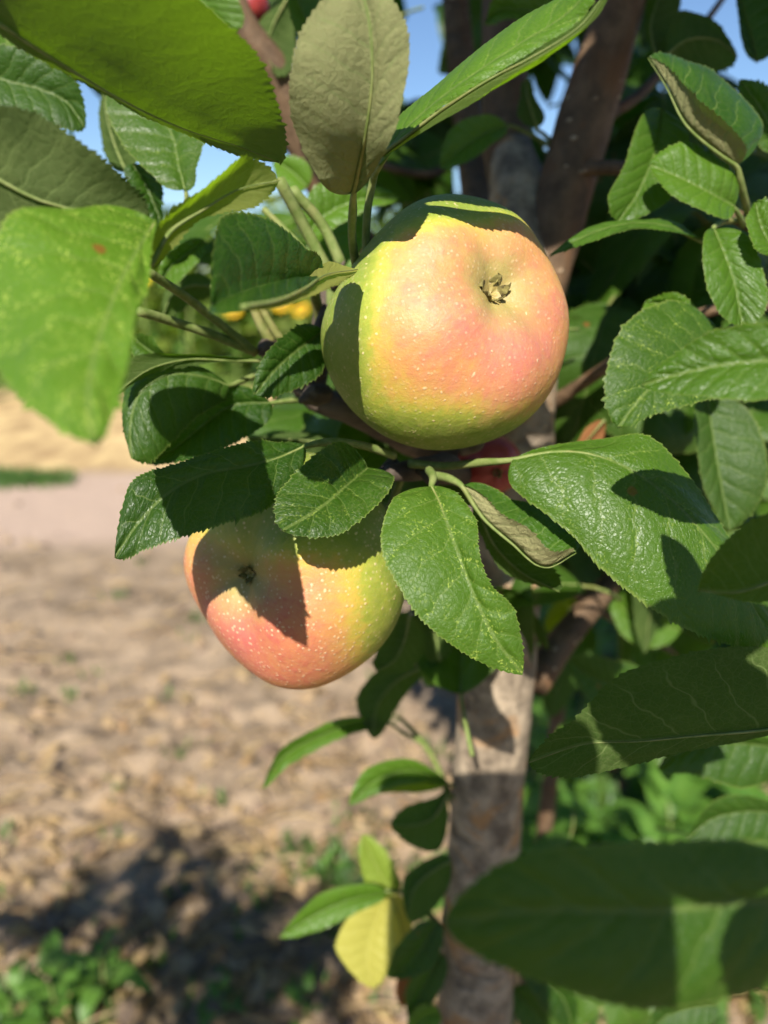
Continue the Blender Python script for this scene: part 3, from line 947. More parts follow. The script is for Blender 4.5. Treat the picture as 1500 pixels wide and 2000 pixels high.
hero([(1003, 896, .232), (1085, 882, .229), (1150, 886, .227), (1235, 919, .224), (1300, 966, .222), (1375, 1042, .220), (1450, 1148, .220), (1512, 1266, .222)],
     [(1070, 876, .004), (1166, 864, .006), (1262, 856, .008), (1330, 918, .008), (1420, 1042, .007), (1496, 1165, .004)],
     [(1022, 972, -.002), (1098, 1030, -.004), (1170, 1108, -.005), (1232, 1160, -.005), (1325, 1222, -.004), (1430, 1262, -.002)],
     'top', teeth=54, amp=.0012, dust=.06, light=.30, speckle=.35, stalk=[(940, 903, .240), (870, 910, .250), (800, 905, .258)], sr=.0014,
     label='largest dark leaf at the right with a sunlit base')
# --- right hand side
hero([(1441, 322, .262), (1402, 295, .258), (1341, 240, .255), (1306, 172, .257), (1268, 111, .262)],
     [(1490, 240, .010), (1412, 150, .014), (1345, 118, .008)], [(1452, 276, -.005), (1376, 200, -.008), (1330, 157, -.005)],
     'top', teeth=28, felt=.8, stalk=[(1445, 350, .266), (1456, 395, .275), (1462, 420, .287)], sr=.0014, label='folded leaf with a gold-lit underside at the upper right')
hero([(1432, 402, .268), (1392, 380, .264), (1338, 352, .262), (1268, 322, .262)], [(1432, 330, 0), (1350, 278, 0)], [(1405, 428, -.002), (1318, 384, -.003)],
     'top', teeth=26, light=.55, amp=.0007, stalk=[(1445, 425, .275), (1452, 440, .288)], label='half sunlit pale green leaf at the right')
hero([(1292, 215, .285), (1288, 262, .282), (1266, 332, .279), (1238, 390, .277), (1206, 433, .276)], [(1246, 236), (1216, 328), (1186, 388)], [(1345, 262), (1320, 372), (1276, 412)], 'top', teeth=28, light=.2, amp=.0007)
hero([(1395, 448, .262), (1412, 490, .258), (1432, 545, .256), (1450, 640, .256)], [(1374, 478), (1386, 570)], [(1470, 470), (1500, 570)], 'top', teeth=24, light=.4, amp=.0007, stalk=[(1400, 440, .268), (1440, 430, .288)])
hero([(1520, 500, .25), (1500, 470, .25), (1485, 440, .25), (1475, 395, .25)], [(1475, 480), (1464, 430)], [(1540, 440), (1525, 405)], 'top', teeth=18, light=.45)
hero([(1372, 470, .275), (1310, 443, .268), (1230, 436, .262), (1150, 458, .258), (1072, 500, .256)], [(1305, 432, .004), (1228, 428, .005), (1146, 446, .004)], [(1318, 455, -.001), (1230, 446, -.002), (1150, 478, -.003)], 'top', teeth=30, light=.35, amp=.0008,
     stalk=[(1420, 480, .28), (1470, 470, .285)])
hero([(1405, 655, .262), (1352, 688, .256), (1292, 735, .250), (1245, 785, .247), (1207, 835, .246)], [(1310, 585, .002), (1212, 645, .002), (1180, 752, .001)], [(1420, 762, -.002), (1345, 792, -.003), (1265, 815, -.002)],
     'top', teeth=30, amp=.0011, speckle=.7, light=.12, stalk=[(1440, 630, .272), (1470, 605, .292)])
hero([(1355, 668, .275), (1340, 630, .275), (1310, 600, .275), (1260, 590, .275)], [(1320, 650), (1275, 625)], [(1362, 610), (1325, 572)], 'top', teeth=18, light=.45, speckle=.6)
hero([(1640, 690, .158), (1520, 703, .161), (1420, 712, .164), (1325, 732, .168), (1253, 753, .171)], [(1510, 630, -.001), (1390, 648, 0), (1318, 692, 0)], [(1510, 782, -.003), (1405, 780, -.003), (1318, 768, -.002)], 'top', teeth=26, light=.35, amp=.0006,
     label='blurred leaf reaching in from the right edge, level with the upper apple')
hero([(1380, 770, .31), (1392, 850, .308), (1405, 930, .306), (1425, 1035, .306)], [(1352, 830), (1372, 940)], [(1480, 830), (1500, 930)], 'top', teeth=28, dust=.4)
hero([(1600, 1085, .165), (1510, 1132, .165), (1430, 1156, .166), (1362, 1152, .168)], [(1500, 1002, -.004), (1418, 1056, -.003)], [(1505, 1172, .001), (1428, 1168, .001)], 'under', teeth=24, amp=.0005, glow=.2,
     label='smooth underside of a near leaf at the right edge')
hero([(1640, 1395, .215), (1500, 1422, .216), (1350, 1436, .217), (1250, 1446, .218), (1140, 1452, .219), (1032, 1488, .220)],
     [(1500, 1262, -.006), (1330, 1276, -.006), (1205, 1322, -.004), (1120, 1405, -.002)], [(1500, 1432, .004), (1360, 1462, .003), (1255, 1494, .002), (1120, 1520, .001)], 'under', teeth=40, amp=.0008, bulge=-.05,
     label='wide leaf showing its veined underside at the lower right')
hero([(1720, 1790, .128), (1500, 1762, .124), (1280, 1778, .120), (1050, 1778, .117), (868, 1800, .115)], [(1510, 1650, .002), (1260, 1645, .002), (1010, 1672, .001)], [(1510, 1935, -.002), (1262, 1975, -.003), (1010, 1900, -.002)], 'top', teeth=34, amp=.0006, bulge=.05,
     label='large blurred dark leaf nearest the camera at the lower right')
hero([(990, 245, .36), (952, 258, .355), (905, 288, .352), (860, 326, .35)], [(940, 225), (884, 248)], [(965, 282), (912, 318)], 'top', teeth=20, amp=.0006, light=.5, stalk=[(1020, 255, .37), (1085, 290, .375)])
hero([(1048, 248, .365), (1037, 215, .362), (1030, 190, .36), (1028, 152, .36)], [(1010, 225), (1017, 190)], [(1060, 222), (1045, 185)], 'under', teeth=16, stalk=[(1062, 262, .37), (1090, 285, .375)])
hero([(1100, 30, .34), (1020, 20, .34), (970, 20, .34), (945, 45, .34)], [(1020, -20), (965, -5)], [(1030, 40), (985, 38)], 'top', teeth=18, light=.5)
hero([(1300, 110, .33), (1340, 80, .33), (1400, 80, .33), (1440, 110, .33)], [(1330, 20), (1390, 35)], [(1340, 130), (1400, 140)], 'under', teeth=18)
hero([(1280, 110, .35), (1270, 50, .35), (1285, 0, .35), (1300, -60, .35)], [(1262, 60), (1262, 5)], [(1320, 60), (1330, 0)], 'under', teeth=16)
hero([(1480, 120, .33), (1465, 60, .33), (1450, 10, .33), (1440, -60, .33)], [(1445, 70), (1440, 20)], [(1520, 60), (1510, 10)], 'top', teeth=18)
hero([(1530, 300, .29), (1500, 240, .29), (1470, 190, .29), (1445, 155, .29)], [(1470, 260), (1446, 205)], [(1540, 210), (1500, 170)], 'top', teeth=18, light=.2)
# --- below the apples, round the trunk
hero([(822, 1303, .40), (775, 1330, .40), (738, 1375, .40), (728, 1442, .40)], [(745, 1304), (698, 1360)], [(812, 1335), (765, 1400)], 'under', teeth=20)
hero([(752, 1412, .41), (690, 1416, .402), (620, 1440, .395), (555, 1478, .388), (512, 1540, .385)], [(690, 1400), (618, 1424), (546, 1462)], [(694, 1430), (628, 1460), (566, 1495)], 'top', teeth=24, light=.5, stalk=[(790, 1432, .42), (832, 1456, .425)])
hero([(872, 1528, .41), (805, 1505, .405), (735, 1524, .40), (682, 1572, .395)], [(800, 1483), (718, 1502)], [(815, 1530), (745, 1545)], 'top', teeth=22, light=.5, stalk=[(900, 1545, .42)])
hero([(872, 1530, .412), (810, 1518, .406), (740, 1535, .40), (690, 1568, .396)], [(806, 1505), (735, 1524)], [(815, 1546), (748, 1552)], 'under', teeth=20, glow=.8)
hero([(872, 1556, .41), (842, 1600, .407), (805, 1612, .405), (762, 1612, .403)], [(850, 1558), (800, 1572)], [(858, 1660), (815, 1655)], 'under', teeth=22, stalk=[(890, 1560, .42)])
hero([(880, 1680, .42), (845, 1700, .417), (810, 1735, .415), (795, 1792, .413)], [(850, 1672), (790, 1712)], [(862, 1755), (830, 1790)], 'under', teeth=20)
hero([(752, 1745, .43), (685, 1757, .425), (610, 1790, .42), (545, 1832, .415)], [(700, 1730), (620, 1752)], [(705, 1778), (628, 1816)], 'top', teeth=24, light=.6)
hero([(752, 1756, .43), (730, 1812, .428), (718, 1862, .426), (728, 1930, .424)], [(684, 1785), (655, 1852)], [(768, 1795), (768, 1862)], 'top', teeth=22, yellow=.85, glow=.5, label='yellowed leaf hanging low beside the trunk')
hero([(770, 1745, .44), (740, 1700, .44), (722, 1665, .44), (708, 1630, .44)], [(715, 1725), (702, 1680)], [(772, 1700), (752, 1660)], 'top', teeth=18, light=.9, yellow=.2)
hero([(760, 1740, .45), (778, 1790, .45), (785, 1830, .45), (775, 1870, .45)], [(750, 1790), (755, 1835)], [(802, 1780), (805, 1820)], 'under', teeth=18, yellow=.8)
hero([(855, 1800, .43), (830, 1840, .43), (800, 1880, .43), (760, 1910, .43)], [(800, 1820), (765, 1860)], [(860, 1860), (830, 1900)], 'top', teeth=18)
hero([(860, 1860, .44), (840, 1900, .44), (820, 1940, .44), (800, 1990, .44)], [(815, 1890), (795, 1930)], [(870, 1910), (850, 1950)], 'top', teeth=18)
hero([(830, 1930, .45), (812, 1915, .45), (795, 1930, .45), (780, 1960, .45)], [(800, 1900), (778, 1915)], [(820, 1945), (800, 1960)], 'under', teeth=12, brown=1, label='dry brown curled leaf low beside the trunk')
hero([(860, 1980, .44), (835, 1985, .44), (815, 2000, .44), (800, 2040, .44)], [(830, 1960), (800, 1985)], [(850, 2010), (830, 2035)], 'top', teeth=14, light=.9)
hero([(1000, 1935, .47), (1030, 1960, .47), (1060, 2000, .47), (1090, 2060, .47)], [(1050, 1930), (1090, 1980)], [(1005, 1980), (1030, 2030)], 'top', teeth=18)
hero([(860, 1290, .36), (850, 1240, .36), (835, 1200, .36), (830, 1150, .36)], [(820, 1260), (805, 1200)], [(885, 1240), (870, 1190)], 'under', teeth=18)
hero([(800, 1200, .34), (790, 1250, .34), (770, 1290, .34), (735, 1310, .34)], [(770, 1220), (735, 1270)], [(830, 1260), (800, 1310)], 'under', teeth=18)
hero([(860, 1310, .37), (850, 1300, .37), (845, 1290, .37), (842, 1340, .37)], [(835, 1300), (830, 1310)], [(862, 1300), (856, 1310)], 'top', teeth=10, light=.9)
hero([(1110, 1160, .42), (1080, 1158, .42), (1050, 1160, .42), (1010, 1150, .42)], [(1080, 1140), (1045, 1145)], [(1090, 1178), (1050, 1178)], 'under', teeth=14, glow=.9)
hero([(1140, 1190, .44), (1110, 1190, .44), (1090, 1205, .44), (1065, 1230, .44)], [(1110, 1165), (1080, 1180)], [(1120, 1215), (1095, 1230)], 'top', teeth=14, glow=.9, yellow=.2)
# unseen leaves added past the right edge to cast shade, then leaves in view
hero([(1980, 820, .10), (1850, 700, .105), (1720, 600, .110), (1560, 540, .115)], [(1800, 520), (1680, 440)], [(1900, 900), (1700, 760)], 'top', teeth=20)
hero([(3100, 900, .060), (2700, 860, .060), (2200, 760, .060), (1555, 700, .061)], [(2700, 330), (2150, 260)], [(2750, 1320), (2200, 1240)], 'top', teeth=20)
hero([(3000, 20, .060), (2700, 60, .060), (2300, 100, .060), (1930, 110, .061)], [(2700, -220), (2250, -160)], [(2720, 330), (2300, 370)], 'top', teeth=20)
hero([(2060, 1750, .065), (1900, 1760, .065), (1720, 1765, .065), (1552, 1770, .065)], [(1900, 1635), (1700, 1650)], [(1900, 1885), (1700, 1880)], 'top', teeth=20)
hero([(2030, 1850, .066), (1960, 1960, .066), (1910, 2120, .066), (1880, 2320, .066)], [(1850, 1950), (1795, 2120)], [(2070, 1960), (2030, 2130)], 'top', teeth=20)
hero([(1540, 1462, .33), (1440, 1452, .33), (1340, 1462, .33), (1285, 1500, .33)], [(1440, 1430), (1335, 1440)], [(1450, 1540), (1345, 1510)], 'top', teeth=26)
hero([(1540, 1590, .36), (1460, 1585, .36), (1390, 1600, .36), (1340, 1640, .36)], [(1450, 1555), (1385, 1572)], [(1470, 1650), (1400, 1650)], 'top', teeth=24)
hero([(1260, 1330, .45), (1200, 1340, .45), (1150, 1320, .45), (1110, 1290, .45)], [(1200, 1390), (1145, 1360)], [(1205, 1290), (1160, 1280)], 'top', teeth=20)
hero([(1330, 1230, .46), (1280, 1220, .46), (1230, 1200, .46), (1190, 1160, .46)], [(1270, 1265), (1215, 1240)], [(1300, 1180), (1240, 1155)], 'top', teeth=20, light=.5)
hero([(1120, 1400, .48), (1110, 1440, .48), (1100, 1480, .48), (1110, 1530, .48)], [(1080, 1440), (1075, 1480)], [(1140, 1440), (1130, 1490)], 'top', teeth=18, light=.3)
hero([(1030, 1880, .46), (1060, 1905, .46), (1100, 1950, .46), (1120, 2010, .46)], [(1080, 1880), (1125, 1940)], [(1030, 1920), (1065, 1975)], 'top', teeth=20)
hero([(1400, 1960, .42), (1350, 1965, .42), (1300, 1985, .42), (1260, 2030, .42)], [(1345, 1940), (1290, 1955)], [(1370, 2010), (1320, 2030)], 'top', teeth=20)
# small dry brown leaf above the largest leaf at the right
hero([(1180, 820, .33), (1165, 838, .33), (1148, 858, .33), (1120, 880, .33)], [(1150, 832), (1130, 858)], [(1178, 850), (1160, 868)], 'under', teeth=12, brown=1, glow=0, label='small dry brown leaf above the largest dark leaf')
# buds and dried flower remains on the spurs
for pts, r0 in (((( 640, 770, .27), (612, 772, .266), (585, 785, .263)), .0034), (((650, 560, .268), (662, 535, .264), (672, 510, .262)), .0016), (((640, 470, .275), (655, 480, .272), (662, 505, .27)), .0010),
                (((820, 915, .262), (845, 935, .258), (850, 960, .257)), .0024), (((770, 900, .265), (752, 925, .262), (742, 940, .26)), .0024), (((900, 880, .27), (930, 868, .266), (950, 850, .265)), .0022),
                (((640, 600, .262), (626, 640, .26), (622, 668, .259)), .0020), (((1085, 290, .372), (1098, 272, .37), (1104, 255, .37)), .0016), (((1455, 430, .285), (1478, 418, .282), (1490, 400, .281)), .0018)):
    tpart('bud', PP(*pts), [r0, r0 * 1.25, r0 * .25], SPUR, seg=9, res=5, jitter=.25, seed=r0 * 1000)
N_HERO = len(LEAVES)

# --- the rest of the crown: individual leaves behind
CANON = []
for k in range(7):
    a, w, c = 0.10 + 0.16 * (k % 3), 0.27 + 0.03 * (k % 4), (-1) ** k * 0.05
    Mp = [(0, 0, 0), (c * .5, .25, .03 * a * 4), (c, .5, .0), (c * .8, .78, -a), (0, 1.0, -a * 2.0)]
    Lp = [(-w * .86 + c, .24, .05 + .03 * k % .08), (-w + c, .50, .06), (-w * .62 + c, .80, -a + .03)]
    Rp = [(w * .86 + c, .24, .06), (w + c, .50, .05 + .02 * (k % 3)), (w * .62 + c, .80, -a + .03)]
    sc = 0.075
    v, f, uv, met, Mc, Nc = loft(np.array(Mp) * sc, np.array(Lp) * sc, np.array(Rp) * sc, 4, 22, .0010, .08, .0012, 50 + k, per=3)
    tv, tf = tube_geo([(0, -.025, -.012), (0, -.012, -.004)] + [Mc[j] - Nc[j] * .0005 for j in (0, 20, 40, 60)], [.0011, .0010, .0009, .0007, .0005, .0002], 6, 2)
    CANON.append((leaf_mesh('leaf', v, f, uv, met), new_mesh('leaf_stalk', tv, tf, STALK), v, f, uv, met))

GAPS = [(165, 240, 70), (225, 215, 50), (410, 320, 60), (250, 325, 22), (835, 135, 55), (810, 40, 28), (572, 115, 34), (1078, 212, 42), (1100, 230, 25), (1412, 55, 75), (1385, 20, 60), (945, 185, 18), (875, 378, 26),
        (1455, 145, 42), (578, 305, 20), (1482, 290, 16), (1150, 80, 10), (1162, 540, 14), (1262, 78, 12)]
sun_v = np.array(SUN)


def in_gap(px, py, d):
    ext = 0.030 / d * FPX
    return any((px - gx)**2 + (py - gy)**2 < (gr + ext)**2 for gx, gy, gr in GAPS)


def pose(px, py, d, size=None):
    p = P(px, py, d)
    n = Vector((0.15 * rng.gauss(0, 1) + SUN.x * .5, SUN.y * .55 + rng.gauss(0, .35), .55 + rng.gauss(0, .35))).normalized()
    tip = Vector((rng.gauss(0, 1), rng.gauss(-.2, .7), -.55 + rng.gauss(0, .5)))
    tip = (tip - n * tip.dot(n)).normalized()
    xax = tip.cross(n)
    s = size or rng.uniform(.72, 1.15)
    m = Matrix((xax, tip, n)).transposed().to_4x4()
    return Matrix.Translation(Vector(p) - Vector(T0)) @ m @ Matrix.Scale(s, 4) @ Matrix.Translation((0, -.035, 0))


MARGIN = (800, 900, 300, 240)
REG = [  # x0, y0, x1, y1, near, far, how many, as parts
    (800, 0, 1520, 720, .40, .60, 82), (1060, 640, 1520, 1110, .37, .60, 52), (1230, 1180, 1520, 1420, .50, .70, 6),
    (440, -20, 800, 330, .42, .62, 22), (0, -20, 520, 180, .34, .55, 12), (560, 690, 960, 900, .33, .5, 14), (820, 1150, 1000, 1320, .37, .39, 4), (1060, 1560, 1520, 1980, .42, .60, 4), (300, 430, 520, 500, .36, .5, 4)]
for x0, y0, x1, y1, d0, d1, cnt in REG:
    made = tries = 0
    while made < cnt and tries < cnt * 30:
        tries += 1
        px, py, d = rng.uniform(x0, x1), rng.uniform(y0, y1), rng.uniform(d0, d1)
        if in_gap(px, py, d):
            continue
        blade, stalk, *_ = CANON[rng.randrange(len(CANON))]
        o = link('leaf', blade, tree)
        o.matrix_local = pose(px, py, d)
        o['light'] = rng.random() * .35
        o['dust'] = rng.random() * .25
        s = link('leaf_stalk', stalk, o)
        LEAVES.append(o)
        made += 1


def foliage(name, mats, parent=None, **props):
    """many leaves of the crown as one piece"""
    V, U, ME, F = [], [], [], []
    for m in mats:
        _, _, v, f, uv, met = LOW[rng.randrange(len(LOW))]
        o = sum(len(x) for x in V)
        mm = np.array(m)
        V.append(v @ mm[:3, :3].T + mm[:3, 3])
        U.append(uv)
        ME.append(met)
        F += [tuple(i + o for i in q) for q in f]
    me = leaf_mesh(name, np.concatenate(V), F, np.concatenate(U), np.concatenate(ME))
    return link(name, me, parent, **props)


LOW = []
for k in range(4):
    a, w, c = 0.10 + 0.13 * (k % 3), 0.28 + 0.03 * (k % 3), (-1) ** k * 0.05
    Mp = [(0, 0, 0), (c * .5, .25, .02), (c, .5, .0), (c * .8, .78, -a), (0, 1.0, -a * 2.0)]
    Lp = [(-w * .86 + c, .24, .06), (-w + c, .50, .06), (-w * .62 + c, .80, -a + .03)]
    Rp = [(w * .86 + c, .24, .06), (w + c, .50, .05), (w * .62 + c, .80, -a + .03)]
    r = loft(np.array(Mp) * .078, np.array(Lp) * .078, np.array(Rp) * .078, 2, 12, .0010, .08, .0012, 70 + k, per=1)
    LOW.append((None, None) + r[:4])
mats = []
for x0, y0, x1, y1, d0, d1, cnt in [(790, -60, 1560, 760, .58, 1.0, 520), (1060, 700, 1560, 1090, .58, .95, 180), (420, -60, 800, 300, .58, .9, 90), (-20, -60, 450, 150, .5, .8, 40), (560, 700, 1000, 900, .45, .7, 60)]:
    made = tries = 0
    while made < cnt and tries < cnt * 20:
        tries += 1
        px, py, d = rng.uniform(x0, x1), rng.uniform(y0, y1), rng.uniform(d0, d1)
        if in_gap(px, py, d):
            continue
        mats.append(pose(px, py, d, rng.uniform(.8, 1.25)))
        made += 1
# the top of the crown, above the frame
for _ in range(260):
    p = np.array([rng.uniform(-.10, .75), rng.uniform(-.12, .55), 0]) 
    z = 1.42 + .40 * rng.random() + .2 * p[1]
    px, py, d = 0, 0, 0
    n = Vector((rng.gauss(0, .4), -.4 + rng.gauss(0, .35), .7)).normalized()
    tip = Vector((rng.gauss(0, 1), rng.gauss(0, 1), -.4))
    tip = (tip - n * tip.dot(n)).normalized()
    m = Matrix((tip.cross(n), tip, n)).transposed().to_4x4()
    mats.append(Matrix.Translation(Vector((p[0] - T0[0], p[1] - T0[1], z))) @ m)
for _ in range(330):  # more unseen crown leaves, added in the sun's path to darken the right background
    X, Y, Z = rng.uniform(-.05, .56), .305 + .46 * rng.random()**1.1, rng.uniform(-.12, .12)
    c = CAMP + RIGHT * X + UP * (Y + .44 * -Z) + FWD * Z
    n = Vector((rng.gauss(0, .35), -.6 + rng.gauss(0, .3), .6 + rng.gauss(0, .3))).normalized()
    tip = Vector((rng.gauss(0, 1), rng.gauss(0, 1), -.4))
    tip = (tip - n * tip.dot(n)).normalized()
    m = Matrix((tip.cross(n), tip, n)).transposed().to_4x4()
    mats.append(Matrix.Translation(Vector(c - T0)) @ m @ Matrix.Translation((0, -.035, 0)))
foliage('foliage', mats, tree, kind='stuff')


# ------------------------------------------------------------------ apples
def frame_from(axis, ref):
    z = Vector(axis).normalized()
    x = Vector(ref) - z * Vector(ref).dot(z)
    x.normalize()
    y = z.cross(x)
    return Matrix((x, y, z)).transposed()


def cam_dir(x, y, z):
    """direction given as right, up, towards the camera"""
    return Vector(RIGHT * x + UP * y - FWD * z).normalized()


def apple_skin(R, flat, lobes, basin, cav, lump, seed, dents=(), nu=128, nv=84):
    verts, faces = [], []
    for j in range(nv + 1):
        a = math.pi * j / nv              # 0 at the calyx eye
        for i in range(nu):
            th = 2 * math.pi * i / nu
            rr = 1 - basin * math.exp(-(a / .37)**1.6) - cav * math.exp(-((math.pi - a) / .30)**2)
            rr *= 1 + lobes * math.cos(5 * th + seed) * math.exp(-((a - .55) / .45)**2)
            d = Vector((math.sin(a) * math.cos(th), math.sin(a) * math.sin(th), math.cos(a)))
            rr *= 1 + lump * mnoise.noise(d * 1.3 + Vector((seed, seed * .7, 2)))
            for dd, amp, w in dents:
                rr *= 1 - amp * math.exp(-((1 - d.dot(dd)) / w)**1.5)
            z = d.z * flat
            if d.z < 0:
                rr *= 1 - .10 * (d.z**2)        # narrower at the stalk end
            verts.append((R * rr * d.x, R * rr * d.y, R * rr * z))
    for j in range(nv):
        for i in range(nu):
            i2 = (i + 1) % nu
            faces.append((j * nu + i, (j + 1) * nu + i, (j + 1) * nu + i2, j * nu + i2))
    return verts, faces


def add_calyx(root, R, flat, basin, scale, seed, spread=.75):
    r = random.Random(seed)
    z0 = R * (1 - basin) * flat
    geo = []
    for k in range(5):
        a = 2 * math.pi * k / 5 + r.uniform(-.25, .25)
        L = scale * r.uniform(.75, 1.2)
        W = L * .26
        o = np.array([math.cos(a), math.sin(a), 0])
        t = np.array([-math.sin(a), math.cos(a), 0])
        up = np.array([0, 0, 1.0])
        out = r.uniform(.10, spread)
        pts = []
        for q in range(6):
            u = q / 5
            c = o * (scale * .28 + L * out * (u - .45 * u * u)) + up * (L * (1.0 * u - (.95 + r.uniform(-.2, .4)) * u * u * out)) + t * (r.uniform(-.1, .1) * L * u)
            w = W * (1 - u)**.7 * (1 + .2 * r.uniform(-1, 1))
            pts += [c - t * w + up * w * .5, c, c + t * w + up * w * .4]
        v = [p + np.array([0, 0, z0 - scale * .05]) for p in pts]
        f = []
        for q in range(5):
            for s in range(2):
                f.append((q * 3 + s, q * 3 + s + 1, q * 3 + s + 4, q * 3 + s + 3))
        me = new_mesh('sepal', v, f, SEPAL)
        o2 = link('sepal', me, root)
        sm = o2.modifiers.new('thick', 'SOLIDIFY')
        sm.thickness = .00045
        ss = o2.modifiers.new('smooth', 'SUBSURF')
        ss.levels = ss.render_levels = 1
    st = []
    for k in range(9):
        a = r.uniform(0, 6.28)
        b = np.array([math.cos(a) * scale * .2, math.sin(a) * scale * .2, z0 - .0006])
        e = b + np.array([math.cos(a) * scale * .18, math.sin(a) * scale * .18, scale * r.uniform(.35, .6)])
        st.append(tube_geo([b, (b + e) / 2 + np.array([0, 0, .0003]), e], [.00028, .00022, .0003], 5, 2))
    link('stamens', new_mesh('stamens', *join_geo(st), SEPAL), root)


def apple(name, px, py, d, R, axis, mat_args, label, group, flat=.90, lobes=.02, basin=.16, cav=.28, lump=.05, seed=1., cal=.0085, stem_to=None, skin=None, dents=()):
    c = P(px, py, d)
    root = thing(name, c, label, 'apple', group)
    m = frame_from(axis, (0.2, 0.1, 1))
    root.rotation_euler = m.to_euler()
    mi = m.transposed()
    if skin is None:
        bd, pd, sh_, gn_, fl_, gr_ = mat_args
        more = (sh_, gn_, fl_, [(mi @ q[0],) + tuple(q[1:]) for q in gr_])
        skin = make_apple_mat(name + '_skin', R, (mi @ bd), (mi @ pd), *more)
    v, f = apple_skin(R, flat, lobes, basin, cav, lump, seed, [(mi @ q[0], q[1], q[2]) for q in dents])
    link('skin', new_mesh('skin', v, f, skin), root)
    add_calyx(root, R, flat, basin, cal, int(seed * 10))
    if stem_to is not None:
        e = mi @ (Vector(stem_to) - Vector(c))
        s = Vector((0, 0, -R * (1 - cav) * flat + .001))
        mid = (s * .6 + e * .4) + Vector((0, 0, -R * .25))
        tv, tf = tube_geo([np.array(s), np.array(mid), np.array(e)], [.0014, .0013, .0018], 8, 5)
        link('fruit_stalk', new_mesh('fruit_stalk', tv, tf, STALK), root)
    return root


apple('apple', 863, 644, .243, .0408, cam_dir(.46, .17, .87), (cam_dir(.42, .02, .90), cam_dir(.50, -.22, .84), -.44, 1.40, .45, [(cam_dir(-.15, .98, .1), 1.25, .50, .90), (cam_dir(.1, -.99, .1), .7, .62, .95), (cam_dir(-.98, .1, .15), .9, .50, .90)]),  # skin's own green, boosted at top and left to tint the cast shade
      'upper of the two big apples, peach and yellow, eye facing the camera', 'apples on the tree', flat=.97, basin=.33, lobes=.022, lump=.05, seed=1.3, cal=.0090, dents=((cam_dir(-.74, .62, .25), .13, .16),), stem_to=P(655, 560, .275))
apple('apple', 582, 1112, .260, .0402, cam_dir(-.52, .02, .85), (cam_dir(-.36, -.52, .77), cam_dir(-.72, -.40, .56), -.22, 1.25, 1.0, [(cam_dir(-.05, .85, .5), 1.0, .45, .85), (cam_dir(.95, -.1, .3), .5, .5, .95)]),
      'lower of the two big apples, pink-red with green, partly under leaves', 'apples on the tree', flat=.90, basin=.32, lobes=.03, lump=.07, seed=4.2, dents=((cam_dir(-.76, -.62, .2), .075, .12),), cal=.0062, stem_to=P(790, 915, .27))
apple('apple', 955, 905, .315, .0135, cam_dir(.1, -.3, .8), None, 'small dark red fruitlet half hidden behind the upper big apple', 'apples on the tree', flat=1.1, seed=2.2, cal=.004, skin=REDSKIN, stem_to=P(960, 860, .34))
apple('apple', 487, 14, .38, .0105, cam_dir(-.2, .3, .8), None, 'small red fruitlet at the top edge beside the old branch', 'apples on the tree', flat=1.05, seed=3.1, cal=.003, skin=REDSKIN, stem_to=P(520, -40, .37))

# ------------------------------------------------------------------ a thin sapling stem behind the trunk
sx, sy = ground_at(1045, 2330)
p1 = P(1060, 1650, .62)
sap = thing('sapling', (p1[0] - .005, p1[1] + .02, 0), 'thin dark brown sapling stem standing just right of the grey trunk', 'sapling')
so_ = np.array(sap.location)
tube('stem', [np.array([0, 0, -.02]), P(1060, 1650, .62) - so_, P(1080, 1480, .60) - so_, P(1095, 1340, .59) - so_, P(1110, 1200, .60) - so_], [.008, .0066, .006, .0052, .004], LIMB, sap, seg=14, res=8, jitter=.06, seed=61)
for k in range(3):
    blade, stalk, *_ = CANON[k]
    o = link('leaf', blade, sap)
    o.matrix_local = Matrix.Translation(Vector(P(1110 + 12 * k, 1240 - 40 * k, .60) - so_)) @ Matrix.Rotation(k * 2.1 + .5, 4, 'Z') @ Matrix.Rotation(-.5, 4, 'X')
    link('leaf_stalk', stalk, o)


# ------------------------------------------------------------------ the phone that takes the picture, and an unseen shrub added for the photographer's shadow
def slab(name, x0, x1, y0, y1, z0, z1, mat, parent, rad=.007):
    bm = bmesh.new()
    bmesh.ops.create_cube(bm, size=1)
    for v in bm.verts:
        v.co = Vector(((v.co.x + .5) * (x1 - x0) + x0, (v.co.y + .5) * (y1 - y0) + y0, (v.co.z + .5) * (z1 - z0) + z0))
    ed = [e for e in bm.edges if abs(e.verts[0].co.z - e.verts[1].co.z) > 1e-6]
    bmesh.ops.bevel(bm, geom=ed, offset=rad, segments=5, profile=.5, affect='EDGES')
    me = bpy.data.meshes.new(name)
    bm.to_mesh(me)
    bm.free()
    me.materials.append(mat)
    return link(name, me, parent)


PHONE = make_simple('phone_shell', (0.02, 0.022, 0.026), (0.03, 0.032, 0.036), 40.0, .3, .5, .05)
ph = thing('phone', (0, 0, CAM_H), 'dark phone held upright in front of the apple tree', 'phone')
ph.rotation_euler = cam.rotation_euler
slab('body', -.070, .024, -.135, .040, .012, .021, PHONE, ph)
slab('camera_rim', -.012, .012, -.014, .032, .0095, .0115, PHONE, ph, .005)
shade_shrub = thing('shade_shrub', (-1.0, -.95, 0), 'leafy shrub added unseen behind the camera to shade the ground', 'shade_shrub')
for k in range(5):
    tube('stem', [np.array([.05 * k - .1, 0, -.02]), np.array([.12 * k - .25, .02, .7]), np.array([.22 * k - .45, 0, 1.35])], [.014, .010, .004], LIMB, shade_shrub, seg=7, res=4)


def shade_shrub_pt():
    while True:
        x, y, z = rng.uniform(-.75, .58), rng.uniform(-.28, .28), rng.uniform(.15, 1.85)
        if -1.22 < x - 1.0 - .2 * y < -.70 and z + .86 * (y - .05) < 1.57:
            continue
        if z + .86 * (y - .05) < 1.62 + .30 * x + .10 * math.sin(x * 9) + rng.uniform(-.06, .04):
            return x, y, z


